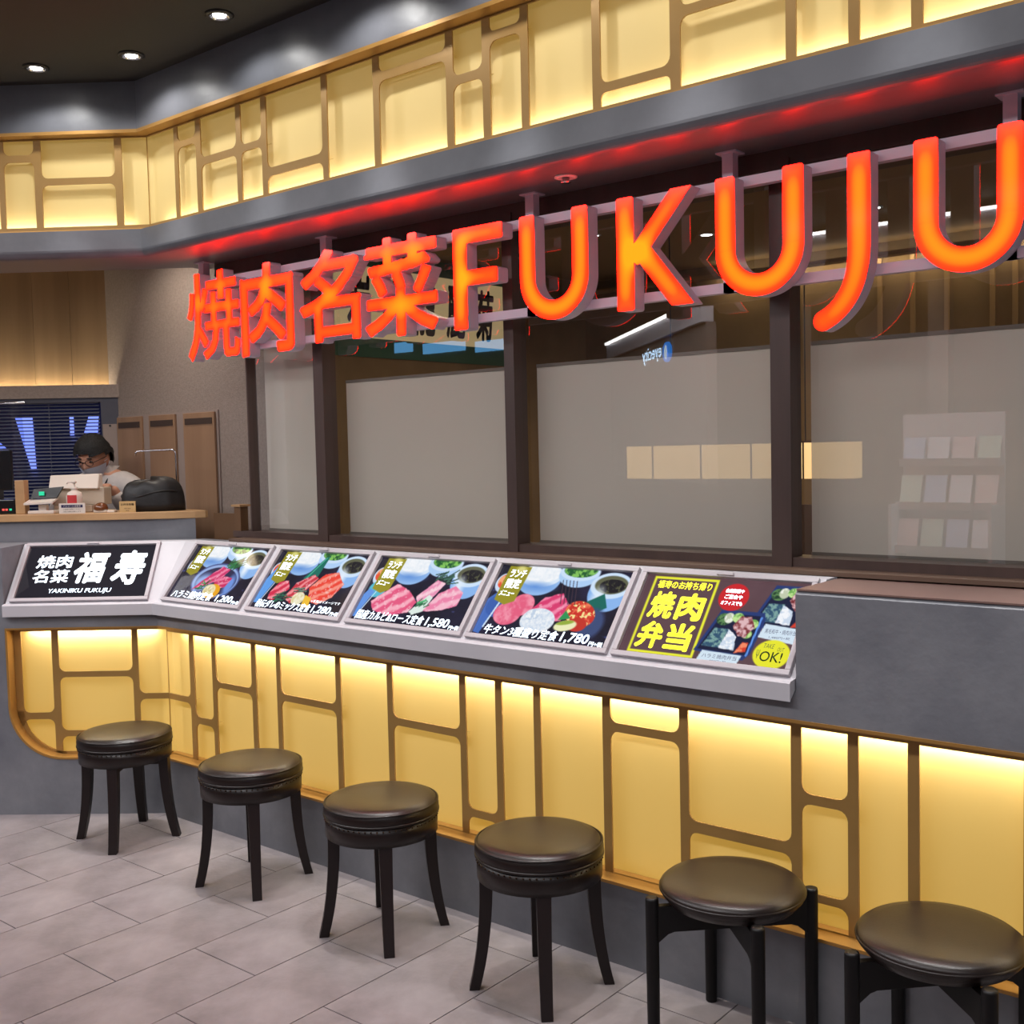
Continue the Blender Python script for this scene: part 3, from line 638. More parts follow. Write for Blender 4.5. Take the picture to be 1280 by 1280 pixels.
def display(fr, x0, x1, pic, label, group, wedge=False, extra=None):
    wd = x1 - x0; mp = slope(fr, x0); root = empty('menu_display', mp(wd / 2, 0, 0), label, 'menu screen', group)
    build('frame', bars(mp, 0, wd, SV0, SV1, .018, .0004, .016), 'frame_white', root, bevel=.002)
    V, F, c = screen_mesh(pic, mp, 0, wd, SV0, SV1, .003); paint_obj('screen', V, F, c, 'screen_picture', root)
    mb = MB(); k = wd * .5
    mb.add([mp(a, b, h) for h in (.016, .022) for a, b in ((k - .03, SV1 + .004), (k + .03, SV1 + .004), (k + .025, SV1 + .014), (k - .025, SV1 + .014))], [(3, 2, 1, 0), (4, 5, 6, 7), (0, 1, 5, 4), (1, 2, 6, 5), (2, 3, 7, 6), (3, 0, 4, 7)])
    build('latch', mb, 'frame_white', root)
    vv = lambda t: SV0 + (SV1 - SV0) * t; uu = lambda t: wd * t / 1.9
    def txt(body, a, b, c_, d, mat='white_print', off=.014, shear=0.0, nm='lettering', lift=.0042): return text_on(nm, body, (uu(a), vv(b), uu(c_), vv(d)), mp, mat, root, off, shear, lift)
    extra(txt); return root
GRP = 'lunch menu screens on the sloping casing'
def tagtxt(t):
    t('ランチ', .17, .83, .41, .94, off=.02); t('限定', .17, .67, .39, .81, off=.02); t('メニュー', .14, .56, .36, .64, off=.01)
def x0_(t):
    t('焼肉', .17, .58, .70, .83, off=.022); t('名菜', .17, .30, .70, .55, off=.022); t('福', .76, .28, 1.24, .88, off=.032, shear=.12); t('寿', 1.32, .24, 1.80, .90, off=.036, shear=.15); t('YAKINIKU FUKUJU', .46, .085, 1.38, .185, off=.006, shear=.1)
def x1_(t): tagtxt(t); t('ハラミ焼肉定食', .10, .03, 1.16, .17, off=.008, shear=.15); t('1,200', 1.26, .02, 1.66, .15, off=.010, shear=.1); t('円+税', 1.68, .02, 1.86, .08)
def x2_(t): tagtxt(t); t('秘伝ダレのミックス定食', .08, .03, 1.26, .16, off=.008, shear=.15); t('1,280', 1.30, .02, 1.68, .15, off=.010, shear=.1); t('円+税', 1.70, .02, 1.86, .08); t('※写真はイメージです', 1.2, .19, 1.80, .235, off=.0)
def x3_(t): tagtxt(t); t('国産カルビ&ロース定食', .06, .03, 1.26, .17, off=.008, shear=.15); t('1,580', 1.30, .02, 1.68, .16, off=.010, shear=.1); t('円+税', 1.70, .02, 1.86, .08)
def x4_(t): tagtxt(t); t('牛タン3種盛り定食', .16, .03, 1.24, .16, off=.008, shear=.15); t('1,780', 1.28, .02, 1.66, .16, off=.010, shear=.1); t('円+税', 1.68, .02, 1.86, .08)
def x5_(t):
    y = 'yellow_print'; t('福寿のお持ち帰り', .17, .83, .82, .93, y, .02); t('焼', .17, .45, .46, .79, y, .04); t('肉', .50, .45, .81, .79, y, .04); t('弁', .16, .08, .46, .41, y, .04); t('当', .50, .08, .80, .41, y, .04)
    t('会議御膳や', .99, .83, 1.20, .88, off=.02); t('ご宴会や', 1.0, .755, 1.20, .81, off=.02); t('オフィスでも', .98, .68, 1.22, .73, off=.02)
    t('ハラミ焼肉弁当', .98, .045, 1.36, .095, 'navy_print', .0); t('980円+税', 1.08, .0, 1.26, .03, 'navy_print', .0); t('黒毛和牛・焼肉弁当', 1.56, .39, 1.88, .445, 'navy_print', .0); t('1,480円+税', 1.62, .335, 1.84, .365, 'navy_print', .0)
    t('TAKE', 1.60, .225, 1.71, .275, 'green_ink', .0, .2); t('OUT', 1.75, .20, 1.82, .245, 'green_ink', .0, .2); t('OK!', 1.59, .075, 1.82, .19, 'green_ink', .006); t('Ψ', 1.545, .10, 1.58, .20, 'green_ink', .0)
display(L, -.690, -.060, pic0(), 'black name screen with white lettering, left of the bend', GRP, extra=x0_)
for (a, b), pc, ex, lb in zip([(.054, .612), (.690, 1.262), (1.333, 1.918), (1.976, 2.557), (2.612, 3.199)], [pic1(), pic2(), pic3(), pic4(), pic5()], [x1_, x2_, x3_, x4_, x5_],
        ['menu screen priced 1,200, red meat and lemon on a round plate', 'menu screen priced 1,280, three heaps of meat with white and yellow slices', 'menu screen priced 1,580, two fans of pink marbled meat', 'menu screen priced 1,780, round tongue slices with a white heap', 'brown takeaway screen with big yellow characters and two lunch boxes']):
    display(W, a, b, pc, lb, GRP, extra=ex)

# ------------------------------------------------------------------ lit storefront sign
LY, LD, LZ = .232, .062, 2.157            # face plane, depth of the letters, foot of the letters
def edt(mask):                             # distance (in cells) to the nearest True cell
    h, w_ = mask.shape; f = np.where(mask, 0., 1e6); ii = np.arange(w_); g = np.empty_like(f)
    for y in range(h): g[y] = (f[y][None, :] + (ii[:, None] - ii[None, :]) ** 2).min(1)
    jj = np.arange(h); D = (jj[:, None] - jj[None, :]) ** 2; o = np.empty_like(f)
    for x in range(w_): o[:, x] = (g[:, x][None, :] + D).min(1)
    return np.sqrt(o)
def blur(a, r):
    r = max(int(r), 1); k = np.exp(-np.linspace(-2, 2, 2 * r + 1) ** 2); k /= k.sum()
    p = np.pad(a, r); p = np.apply_along_axis(lambda q: np.convolve(q, k, 'valid'), 0, p); return np.apply_along_axis(lambda q: np.convolve(q, k, 'valid'), 1, p)
def field_mesh(F, cell):
    h, w_ = F.shape; ids = {}; V = []; faces = []; edges = []
    def node(j, i):
        k = (j, i)
        if k not in ids: ids[k] = len(V); V.append((i * cell, j * cell, j, i))
        return ids[k]
    def cross(a, b):
        k = (a, b) if a < b else (b, a)
        if k not in ids:
            t = F[a] / (F[a] - F[b]); j = a[0] + (b[0] - a[0]) * t; i = a[1] + (b[1] - a[1]) * t
            ids[k] = len(V); V.append((i * cell, j * cell, j, i))
        return ids[k]
    ins = F > 0
    act = ins[:-1, :-1] | ins[1:, :-1] | ins[:-1, 1:] | ins[1:, 1:]
    for j, i in zip(*np.nonzero(act)):
        c = [(j, i), (j, i + 1), (j + 1, i + 1), (j + 1, i)]; poly = []
        for q in range(4):
            a, b = c[q], c[(q + 1) % 4]
            if ins[a]: poly.append((node(*a), 0))
            if ins[a] != ins[b]: poly.append((cross(a, b), 1 if ins[a] else 2))
        if len(poly) < 3: continue
        faces.append(tuple(p[0] for p in poly))
        for q in range(len(poly)):
            if poly[q][1] == 1 and poly[(q + 1) % len(poly)][1] == 2: edges.append((poly[q][0], poly[(q + 1) % len(poly)][0]))
    return np.array(V), faces, edges
def letter(F, cell, x0, z0, parent, label, hot=1.0):
    V, faces, edges = field_mesh(F, cell)
    B = blur((F > 0).astype(float), .095 / cell); E_ = np.clip(F / .030, 0, 1)
    j = np.clip(V[:, 2].round().astype(int), 0, F.shape[0] - 1); i = np.clip(V[:, 3].round().astype(int), 0, F.shape[1] - 1)
    b = B[j, i]; e = E_[j, i]
    t = np.clip((b * hot - .64) / .26, 0, 1) ** 1.2; e = np.clip(e * 1.3, 0, 1)
    red = np.array((12.0, .050, .010)); orange = np.array((14.5, .110, .006)); yellow = np.array((15.0, .46, .008))
    c = red * (1 - e)[:, None] + orange * e[:, None]; c = c * (1 - t)[:, None] + yellow * t[:, None]
    can = MB(); P = [(x0 + v[0], LY + .004, z0 + v[1]) for v in V]; n = len(P)
    used = sorted({q for ed in edges for q in ed}); mp = {q: k for k, q in enumerate(used)}; m = len(used)
    can.add([(P[q][0], LY + .003, P[q][2]) for q in used] + [(P[q][0], LY + LD, P[q][2]) for q in used], [(mp[a], mp[b_], m + mp[b_], m + mp[a]) for a, b_ in edges])
    can.add([(p[0], LY + LD, p[2]) for p in P], faces)
    lt = build('letter', can, 'pink_white', parent, label)
    paint_obj('letter_face', [Vector((p[0], LY, p[2])) for p in P], faces, c, 'letter_acrylic', lt)
sign = empty('storefront_sign', (1.9, .31, 2.633), 'long sign of glowing orange characters hung from the reddened soffit before the windows', 'sign')
# four heavy rounded characters
CELLK = .0031
for ch, x0, x1, z0, z1, lb in (('焼', .002, .405, 2.155, 2.566, 'first of the four orange kanji, farthest left'), ('肉', .419, .790, 2.152, 2.555, 'second of the four orange kanji, the boxy one'),
                                ('名', .834, 1.214, 2.172, 2.560, 'third of the four orange kanji'), ('菜', 1.245, 1.653, 2.162, 2.560, 'fourth of the four orange kanji, beside the letter F')):
    v, f = text_poly(ch); lo, hi = v.min(0), v.max(0); D = .0065 if ch == '焼' else .0095; pad = 8
    ww, hh = x1 - x0, z1 - z0; nx, nz = int(ww / CELLK) + 2 * pad, int(hh / CELLK) + 2 * pad
    P = (v - lo) / (hi - lo) * np.array([(ww - 2 * D) / CELLK, (hh - 2 * D) / CELLK]) + D / CELLK + pad
    gz, gx = np.mgrid[0:nz, 0:nx]; mask = np.zeros((nz, nx), bool)
    for q in f:
        for k in range(1, len(q) - 1):
            a, b, c = P[q[0]], P[q[k]], P[q[k + 1]]; d = (b[0] - a[0]) * (c[1] - a[1]) - (c[0] - a[0]) * (b[1] - a[1])
            if abs(d) < 1e-9: continue
            w1 = ((gx - a[0]) * (c[1] - a[1]) - (c[0] - a[0]) * (gz - a[1])) / d; w2 = ((b[0] - a[0]) * (gz - a[1]) - (gx - a[0]) * (b[1] - a[1])) / d
            mask |= (w1 >= -.02) & (w2 >= -.02) & (w1 + w2 <= 1.02)
    Fd = D - edt(mask) * CELLK + np.where(mask, edt(~mask) * CELLK, 0)
    Fd = blur(Fd, 1.2)
    letter(Fd, CELLK, x0 - pad * CELLK, z0 - pad * CELLK, sign, lb, .94)
# five plain rounded capitals
CELLL = .0034; SW = .034
def canvas(w_, h_, lo=0.0): 
    pad = .02; nx, nz = int((w_ + 2 * pad) / CELLL), int((h_ + 2 * pad) / CELLL); gz, gx = np.mgrid[0:nz, 0:nx]
    return gx * CELLL - pad, gz * CELLL - pad
def bar_f(X, Z, a, b, hw=SW, rd=.009):
    ax, az = a; bx, bz = b; ln = math.hypot(bx - ax, bz - az); dx, dz = (bx - ax) / ln, (bz - az) / ln
    u = (X - ax) * dx + (Z - az) * dz - ln / 2; v = -(X - ax) * dz + (Z - az) * dx
    qx, qz = np.abs(u) - ln / 2 + rd, np.abs(v) - hw + rd
    return rd - np.hypot(np.maximum(qx, 0), np.maximum(qz, 0)) - np.minimum(np.maximum(qx, qz), 0)
def path_f(X, Z, pts, hw):
    d = np.full(X.shape, 9.); 
    for (x, z), (x2, z2) in zip(pts[:-1], pts[1:]):
        t = np.clip(((X - x) * (x2 - x) + (Z - z) * (z2 - z)) / ((x2 - x) ** 2 + (z2 - z) ** 2 + 1e-12), 0, 1); d = np.minimum(d, np.hypot(X - x - t * (x2 - x), Z - z - t * (z2 - z)))
    return hw - d
def L_U(w_):
    X, Z = canvas(w_, .382); r = w_ / 2 - SW
    ring = SW - np.abs(np.hypot(X - w_ / 2, Z - r - SW) - r); ring = np.where(Z > r + SW, -1, ring)
    F = np.maximum(ring, np.maximum(bar_f(X, Z, (SW, r + SW - .01), (SW, .380)), bar_f(X, Z, (w_ - SW, r + SW - .01), (w_ - SW, .380)))); return F
def L_F():
    X, Z = canvas(.248, .382); return np.maximum(np.maximum(bar_f(X, Z, (SW, 0), (SW, .380)), bar_f(X, Z, (0, .351), (.247, .351), .029)), bar_f(X, Z, (.01, .192), (.220, .192), .028))
def L_K():
    X, Z = canvas(.305, .382); arm = np.minimum(bar_f(X, Z, (.062, .165), (.295, .425), .029), .378 - Z); leg = np.minimum(bar_f(X, Z, (.075, .225), (.292, -.045), .032), Z - .001)
    return np.maximum(np.maximum(bar_f(X, Z, (SW, 0), (SW, .378)), np.where(X > .05, arm, -1)), np.where(X > .05, leg, -1))
def L_J():
    X, Z = canvas(.18, .508); b = []
    for k in range(25):
        t = k / 24; b.append(((1 - t) ** 3 * .138 + 3 * (1 - t) ** 2 * t * .138 + 3 * (1 - t) * t * t * .10 + t ** 3 * .026, (1 - t) ** 3 * .24 + 3 * (1 - t) ** 2 * t * .135 + 3 * (1 - t) * t * t * .062 + t ** 3 * .030))
    return np.maximum(bar_f(X, Z, (.138, .24), (.138, .506), .034, .006), np.where(Z < .30, path_f(X, Z, [(.138, .30)] + b, .0335 - .004 * np.clip((.24 - Z) / .2, 0, 1)), -1))
for F, x0, z0, lb in ((L_F(), 1.738, LZ, 'orange letter F after the four kanji'), (L_U(.303), 2.066, LZ, 'first orange letter U, between F and K'), (L_K(), 2.489, LZ, 'orange letter K'),
                      (L_U(.298), 2.867, LZ, 'second orange letter U, between K and J'), (L_J(), 3.198, 2.030, 'orange letter J reaching lowest of all'), (L_U(.292), 3.495, LZ, 'last orange letter U, at the right edge')):
    letter(F, CELLL, x0 - .02, z0 - .02, sign, lb, 1.12)
for z in (2.513, 2.187):
    build('rail', MB().box((.02, LY + LD, z), (4.4, LY + LD + .03, z + .032)), 'pink_white', sign)
for x in (-.083 + .12, .925, 2.066, 2.878, 3.735):
    p = build('post', MB().box((x - .019, LY + LD, 2.187), (x + .019, LY + LD + .036, 2.633)), 'pink_white', sign)
    build('plate', MB().box((x - .036, LY + LD - .012, 2.628), (x + .036, LY + LD + .05, 2.6335)), 'pink_white', p)
sp = empty('ceiling_sprinkler', (2.315, .186, 2.633), 'small round white sprinkler rose in the reddened soffit above the letters', 'sprinkler')
build('rose', MB().lathe([(.040, 0), (.040, -.004), (.030, -.007), (.018, -.004)], (2.315, .186, 2.633), 28), 'sprinkler_white', sp)
build('nozzle', MB().lathe([(.014, -.003), (.012, -.016), (.018, -.018), (.018, -.021), (.004, -.022)], (2.315, .186, 2.633), 14), 'chrome', sp)

# ------------------------------------------------------------------ windows
WY = .39
win = empty('window_1', (2.0, WY, 1.285), kind='structure')
build('lintel', MB().box((.026, WY - .01, 2.572), (XE, WY + .09, 2.633)), 'dark_wood', win)
build('inner_lintel', MB().box((.228, WY + .02, 2.535), (XE, WY + .09, 2.572)), 'dark_wood', win)
build('sill', MB().box((.18, .292, 1.2865), (XE, WY + .02, 1.300)), 'rail_wood', win)
build('bottom_rail', MB().box((.10, WY - .012, 1.300), (XE, WY + .09, 1.330)), 'dark_wood', win)
MUL = [(.742, .834), (1.864, 1.940), (2.982, 3.079), (4.10, 4.19), (5.22, 5.31)]
for a, b in MUL:
    build('mullion', MB().box((a, WY - .018, 1.300), (b - .028, WY + .06, 2.600)), 'dark_wood', win)
build('stile', MB().box((.222, WY + .005, 1.33), (.231, WY + .06, 2.535)), 'dark_wood', win)
gx = [.229] + [v for m_ in MUL for v in (m_[0], m_[1] - .028)] + [XE]
for k in range(0, len(gx), 2):
    x0, x1 = gx[k], gx[k + 1]
    build('glass', MB().add([(x0, WY + .03, 1.33), (x1, WY + .03, 1.33), (x1, WY + .03, 2.56), (x0, WY + .03, 2.56)], [(0, 1, 2, 3)]), 'window_glass', win)
shl = ['narrow grey see-through roller shade behind the leftmost window pane', 'grey see-through roller shade behind the second pane, below the calligraphy', 'grey see-through roller shade in the third pane, before the hanging lamp', 'grey see-through roller shade in the rightmost pane',
       'roller shade of the first pane beyond the right edge', 'roller shade of the last pane beyond the right edge']
for k in range(0, len(gx), 2):
    x0, x1 = gx[k] + (.012 if k else .003), gx[k + 1] - .004; zt = 2.40 if k == 0 else 2.02
    e = empty('roller_shade', ((x0 + x1) / 2, .50, 1.32), shl[k // 2], 'roller shade', 'see-through shades in the windows')
    n = 24; V = []; F = []
    for i in range(n + 1):
        x = x0 + (x1 - x0) * i / n; yy = .50 + .0015 * sin(i * 1.3)
        V += [(x, yy, 1.335), (x, yy, zt)]
        if i: F.append((2 * i - 2, 2 * i, 2 * i + 1, 2 * i - 1))
    build('fabric', MB().add(V, F, True), 'shade_mesh', e)
    build('bottom_bar', MB().box((x0, .494, 1.322), (x1, .506, 1.338)), 'shade_edge', e)
    build('top_bar', MB().box((x0, .497, zt - .005), (x1, .503, zt + .008)), 'shade_edge', e)

# ------------------------------------------------------------------ rooms behind: shell
TX = .65      # textured wall plane
build('wall_textured', MB().box((-1.335, TX, 0), (.30, TX + .12, 3.0)), 'textured_wall', kind='structure')
build('wall_alcove_end', MB().box((-1.70, TX, 2.03), (-1.335, TX + .12, 3.0)), 'textured_wall', kind='structure')
build('wall_dining_left', MB().box((.18, TX + .12, 0), (.30, 3.3, 2.95)), 'dining_wall', kind='structure')
build('wall_dining_back', MB().box((.18, 3.1, 0), (XE, 3.25, 2.95)), 'dining_wall', kind='structure')
build('ceiling_dining', MB().box((.18, .46, 2.78), (XE, 3.2, 2.88)), 'dining_ceiling', kind='structure')
build('floor_inside', MB().box((-3.4, .40, -.04), (XE, 3.25, -.004)), 'mall_floor', kind='structure')
# back wall of the counter room, turning a little towards the aisle
CX = L(0, 0, 0); cs = -.649; CO = 1.326
def BWf(x, o, z):            # x from the corner to the left (negative), o into the wall
    a = R(8); c = Vector((-1.335, .65, 0)); u = Vector((cos(LANG + a), sin(LANG + a), 0)); nn = Vector((-sin(LANG + a), cos(LANG + a), 0)); p = c + u * x + nn * o
    return Vector((p.x, p.y, z))
bw = MB()
for a, b in (((-3, 0, 0), (0.0, .10, 1.36)), ((-.10, 0, 1.36), (0.0, .10, 2.03))): bw.box(a, b, BWf)
build('wall_back', bw, 'back_wall', kind='structure')
build('trim_5', MB().box((-3, -.010, 2.056), (0.01, .008, 2.132), BWf), 'textured_wall', kind='structure')
pw = empty('wall_alcove', BWf(-1.2, .26, 2.06), kind='structure')
px = [-3, -2.6, -2.2, -1.85, -1.5, -1.18, -.93, -.70, -.48, -.27, -.062]
for a, b in zip(px[:-1], px[1:]): build('plank', MB().box((a + .0008, .060 + .003 * RNG.rand(), 2.06), (b - .0008, .09, 3.0), BWf), 'plank_wood', pw)
build('wall_alcove_shelf', MB().box((-3, .0, 2.03), (-.0, .10, 2.061), BWf), 'back_wall', kind='structure')
build('ceiling_counter', MB().prism([(-3.2, .37), (-.13, .37), (.9, 2.2), (-3.2, 2.2)], 2.95, 3.02, L), 'dining_ceiling', kind='structure')
e = build('light_strip', MB().box((-2.9, .022, 2.062), (-.06, .032, 2.068), BWf), 'led_strip', None, 'warm light strip lying behind the ledge under the wood panelling', 'light strip')
a_ = area('cove_glow', BWf(-1.48, .027, 2.074), (R(180 - 6), 0, LANG + R(8)), 2.85, .012, 7.5, (1, .86, .60))
a_ = spot('counter_room_light', BWf(-1.1, -.35, 2.93), 10, 130, .8, WARM, .1)
a_ = spot('wall_fill_light', L(-.28, .60, 2.93), 40, 165, 1.0, (1, .88, .76), .10)  # added spot without a fixture, only to brighten the textured wall and doors

# blinds in the back wall, dark outside with a glowing sign
build('window_2', MB().box((-3, .085, 1.36), (-.10, .098, 2.03), BWf), 'night_glass', kind='structure')
og = empty('outdoor_sign', BWf(-.9, .07, 1.55), 'blue-white glowing sign seen through the blinds', 'sign')
for pts in ([(-.61, 1.95), (-.515, 1.95), (-.505, 1.64), (-.53, 1.64)], [(-.19, 1.95), (-.135, 1.95), (-.15, 1.78), (-.22, 1.66), (-.25, 1.66), (-.235, 1.80)], [(-.30, 1.95), (-.28, 1.95), (-.28, 1.84), (-.30, 1.84)], [(-.72, 1.82), (-.66, 1.76), (-.66, 1.62), (-.74, 1.62)]):
    V = [BWf(x, o, z) for o in (.070, .082) for x, z in pts]; n = len(pts)
    build('glyph', MB().add(V, [tuple(range(n)), tuple(range(2 * n - 1, n - 1, -1))] + [(i, (i + 1) % n, n + (i + 1) % n, n + i) for i in range(n)]), 'sky_glow', og)
bl = empty('venetian_blind', BWf(-.9, .03, 1.37), 'dark grey slatted blind behind the counter', 'blind')
n = 32
for i in range(n):
    z = 1.372 + i * .0205
    V = [BWf(x, o, zz) for x in (-2.2, -.118) for o, zz in ((.022, z), (.045, z + .0085), (.045, z + .0097), (.022, z + .0012))]
    build('slat', MB().add(V, [(0, 1, 2, 3), (7, 6, 5, 4), (0, 4, 5, 1), (1, 5, 6, 2), (2, 6, 7, 3), (3, 7, 4, 0)]), 'slat_grey', bl)
build('head_rail', MB().box((-2.2, .015, 2.024), (-.118, .055, 2.030), BWf), 'slat_grey', bl)
for x in (-.40, -1.0): build('cord', MB().tube([BWf(x, .018, 1.36), BWf(x, .018, 2.03)], .0015, 5), 'slat_grey', bl)
nt = empty('paper_notice', BWf(-.05, -.003, 1.62), 'grey paper sheet pinned on the dark wall beside the blind', 'paper')
build('sheet', MB().box((-.092, -.004, 1.58), (-.008, -.001, 1.90), BWf), 'door_trim', nt); build('pin', MB().box((-.055, -.008, 1.885), (-.045, -.004, 1.895), BWf), 'black_plastic', nt)

# three narrow panel doors on the textured wall
cb = empty('wall_cabinet', (-.85, TX, 1.2), 'row of three narrow wooden doors with dark vents in the textured wall', 'cabinet')
build('surround', MB().box((-1.33, TX - .008, .9), (-.355, TX, 1.945)), 'door_trim', cb)
for a, b in ((-1.322, -1.065), (-.99, -.735), (-.655, -.372)):
    d = build('door', MB().box((a, TX - .022, .92), (b, TX - .008, 1.935)), 'door_wood', cb, bevel=.002)
    build('vent', MB().box((a + .018, TX - .025, 1.872), (b - .018, TX - .022, 1.905)), 'vent_dark', d)

# ------------------------------------------------------------------ counter and what stands on it
ct = empty('service_counter', L(-.9, .40, 0), 'grey counter with a pale wood top behind the left screen', 'counter')
build('counter_body', MB().prism([(SE, .375), (.08, .375), (-.10, .60), (SE, .66)], 0, 1.388, L), 'concrete', ct)
top = [(SE, .355), (-.2, .355), (-.02, .362), (.08, .372), (.128, .39), (.135, .405), (.05, .52), (-.10, .64), (SE, .68)]
build('counter_top', MB().prism(top, 1.388, 1.424, L), 'counter_wood', ct, bevel=.003)
gp = empty('counter_end_panel', (0, .40, 1.286), 'low brown wooden end panel with a small post between counter and window', 'panel')
build('panel', MB().box((-.085, .40, 1.0), (.10, .415, 1.412)), 'brown_panel', gp)
pst = build('post', MB().box((.105, .385, 1.0), (.155, .43, 1.448)), 'brown_panel', gp); build('cap', MB().box((.095, .375, 1.448), (.165, .44, 1.458)), 'counter_wood', pst)
CZ = 1.4245
def on(name, x, off, label, cat, group=None): return empty(name, L(x, off, CZ), label, cat, group)
build('wooden_block', MB().box((-.862, .42, CZ), (-.812, .47, CZ + .172), L), 'counter_wood', None, 'upright square block of pale wood on the counter', 'block', bevel=.003)
d = on('customer_display', -.73, .43, 'small tilted customer display with a green light on the counter', 'display')
build('base', MB().box((-.79, .40, CZ), (-.655, .47, CZ + .016), L), 'white_plastic', d, bevel=.003)
build('stem', MB().box((-.745, .425, CZ + .016), (-.705, .455, CZ + .045), L), 'white_plastic', d)
q = build('tray', MB().add([L(x, o, z) for x, o, z in ((-.805, .39, CZ + .046), (-.655, .39, CZ + .052), (-.655, .46, CZ + .070), (-.805, .46, CZ + .064), (-.805, .39, CZ + .055), (-.655, .39, CZ + .061), (-.655, .46, CZ + .079), (-.805, .46, CZ + .073))],
      [(3, 2, 1, 0), (4, 5, 6, 7), (0, 1, 5, 4), (1, 2, 6, 5), (2, 3, 7, 6), (3, 0, 4, 7)]), 'white_plastic', d)
sc_ = build('display_panel', MB().add([L(x, o, z) for x, o, z in ((-.79, .44, CZ + .075), (-.655, .44, CZ + .08), (-.625, .455, CZ + .135), (-.78, .455, CZ + .125), (-.79, .45, CZ + .073), (-.655, .45, CZ + .078), (-.625, .465, CZ + .133), (-.78, .465, CZ + .123))],
      [(3, 2, 1, 0), (4, 5, 6, 7), (0, 1, 5, 4), (1, 2, 6, 5), (2, 3, 7, 6), (3, 0, 4, 7)]), 'black_plastic', d)
build('green_light', MB().box((-.745, .436, CZ + .092), (-.718, .440, CZ + .112), L), 'green_led', sc_)
rg = on('cash_register', -.58, .52, 'cream cash register terminal seen from behind on the counter', 'cash register')
build('base', MB().box((-.70, .50, CZ), (-.50, .65, CZ + .035), L), 'cream_plastic', rg, bevel=.004)
build('neck', MB().add([L(x, o, z) for z, k in ((CZ + .035, 1.), (CZ + .125, .62)) for x, o in ((-.585 - .13 * k, .53), (-.585 + .14, .53), (-.585 + .14, .63), (-.585 - .13 * k, .63))], [(3, 2, 1, 0), (4, 5, 6, 7), (0, 1, 5, 4), (1, 2, 6, 5), (2, 3, 7, 6), (3, 0, 4, 7)]), 'cream_plastic', rg, bevel=.004)
build('housing', MB().add([L(x, o, z) for x, o, z in ((-.725, .50, CZ + .125), (-.465, .50, CZ + .120), (-.465, .57, CZ + .11), (-.725, .57, CZ + .11), (-.735, .55, CZ + .192), (-.475, .55, CZ + .196), (-.475, .60, CZ + .196), (-.735, .60, CZ + .192))],
      [(3, 2, 1, 0), (4, 5, 6, 7), (0, 1, 5, 4), (1, 2, 6, 5), (2, 3, 7, 6), (3, 0, 4, 7)]), 'white_plastic', rg, bevel=.006)
sb = on('sanitizer_bottle', -.555, .425, 'white pump bottle with a red label on the counter', 'bottle')
pb = L(-.555, .425, CZ)
build('bottle_body', MB().lathe([(.036, 0), (.040, .006), (.040, .085), (.033, .104), (.016, .114), (.014, .126)], pb, 24), 'white_plastic', sb)
pump = build('pump', MB().lathe([(.017, .118), (.017, .132), (.006, .134), (.006, .152), (.013, .153), (.013, .162), (.003, .163)], pb, 16), 'white_plastic', sb)
build('spout', MB().tube([pb + Vector((0, 0, .158)), pb + Vector((-.02, -.02, .158)), pb + Vector((-.026, -.026, .150))], .004, 6), 'white_plastic', pump)
V = []; F = []
for i in range(9):
    a = -2.75 + i * .16; a0 = a + LANG + 1.18 - .64
    for z in (.05, .092): V.append((pb.x + .0412 * cos(a0), pb.y + .0412 * sin(a0), pb.z + z))
    if i: F.append((2 * i - 2, 2 * i, 2 * i + 1, 2 * i - 1))
build('label_print', MB().add(V, F), 'red_print', sb)
asn = on('counter_sign', -.545, .37, 'small white card sign with a navy heading before the bottle', 'sign')
build('card', MB().box((-.612, .366, CZ), (-.478, .370, CZ + .052), L), 'white_plastic', asn)
cmap = lambda y: (lambda u, v, h: L(u, y - h, CZ + v))
build('heading', MB().box((-.600, .3652, CZ + .030), (-.490, .366, CZ + .044), L), 'navy_print', asn)
text_on('lettering', 'アルコール消毒液', (-.59, .033, -.50, .042), cmap(.365), 'white_plastic', asn, .0, lift=.0004)
text_on('lettering', 'ご自由にお使いください', (-.59, .018, -.50, .025), cmap(.3655), 'ink', asn, .0, lift=.0004)
text_on('lettering', '手指の消毒をお願いします', (-.59, .007, -.50, .013), cmap(.3655), 'ink', asn, .0, lift=.0004)
bd = on('dome_ornament', -.418, .42, 'small brown glazed dome on a white base on the counter', 'ornament')
build('base', MB().box((-.452, .40, CZ), (-.386, .445, CZ + .014), L), 'white_plastic', bd, bevel=.003)
p_ = L(-.419, .422, CZ + .014); build('dome', MB().lathe([(.034, 0), (.035, .010), (.030, .024), (.018, .034), (.003, .037)], p_, 24), 'brown_glaze', bd)
pc = on('card_tray', -.36, .40, 'little white card lying on the counter by the brown dome', 'card'); build('card', MB().box((-.378, .39, CZ), (-.338, .43, CZ + .012), L), 'white_plastic', pc, bevel=.002); build('slip', MB().box((-.372, .395, CZ + .012), (-.344, .425, CZ + .014), L), 'card_tan', pc)
bag = MB(); V = []; F = []; sg, rg_ = 36, 12
for i in range(rg_ + 1):
    t = (pi / 2) * i / rg_; zz = sin(t) ** .75; rr = cos(t) ** .42 if i < rg_ else 0.02
    for k in range(sg):
        a = 2 * pi * k / sg; bmp = 1 + .05 * sin(3 * a + 1) + .04 * sin(5 * a + 2 * t) + .02 * sin(11 * a + 3)
        hx = 1.0 if cos(a) > 0 else 1.0
        V.append(L(-.185 + .165 * cos(a) * rr * bmp, .49 + .085 * sin(a) * rr * bmp, CZ + .160 * zz * (1 + .04 * cos(2 * a) + .05 * cos(a + .3) + .03 * sin(7 * a))))
for i in range(rg_):
    for k in range(sg): F.append((i * sg + k, i * sg + (k + 1) % sg, (i + 1) * sg + (k + 1) % sg, (i + 1) * sg + k))
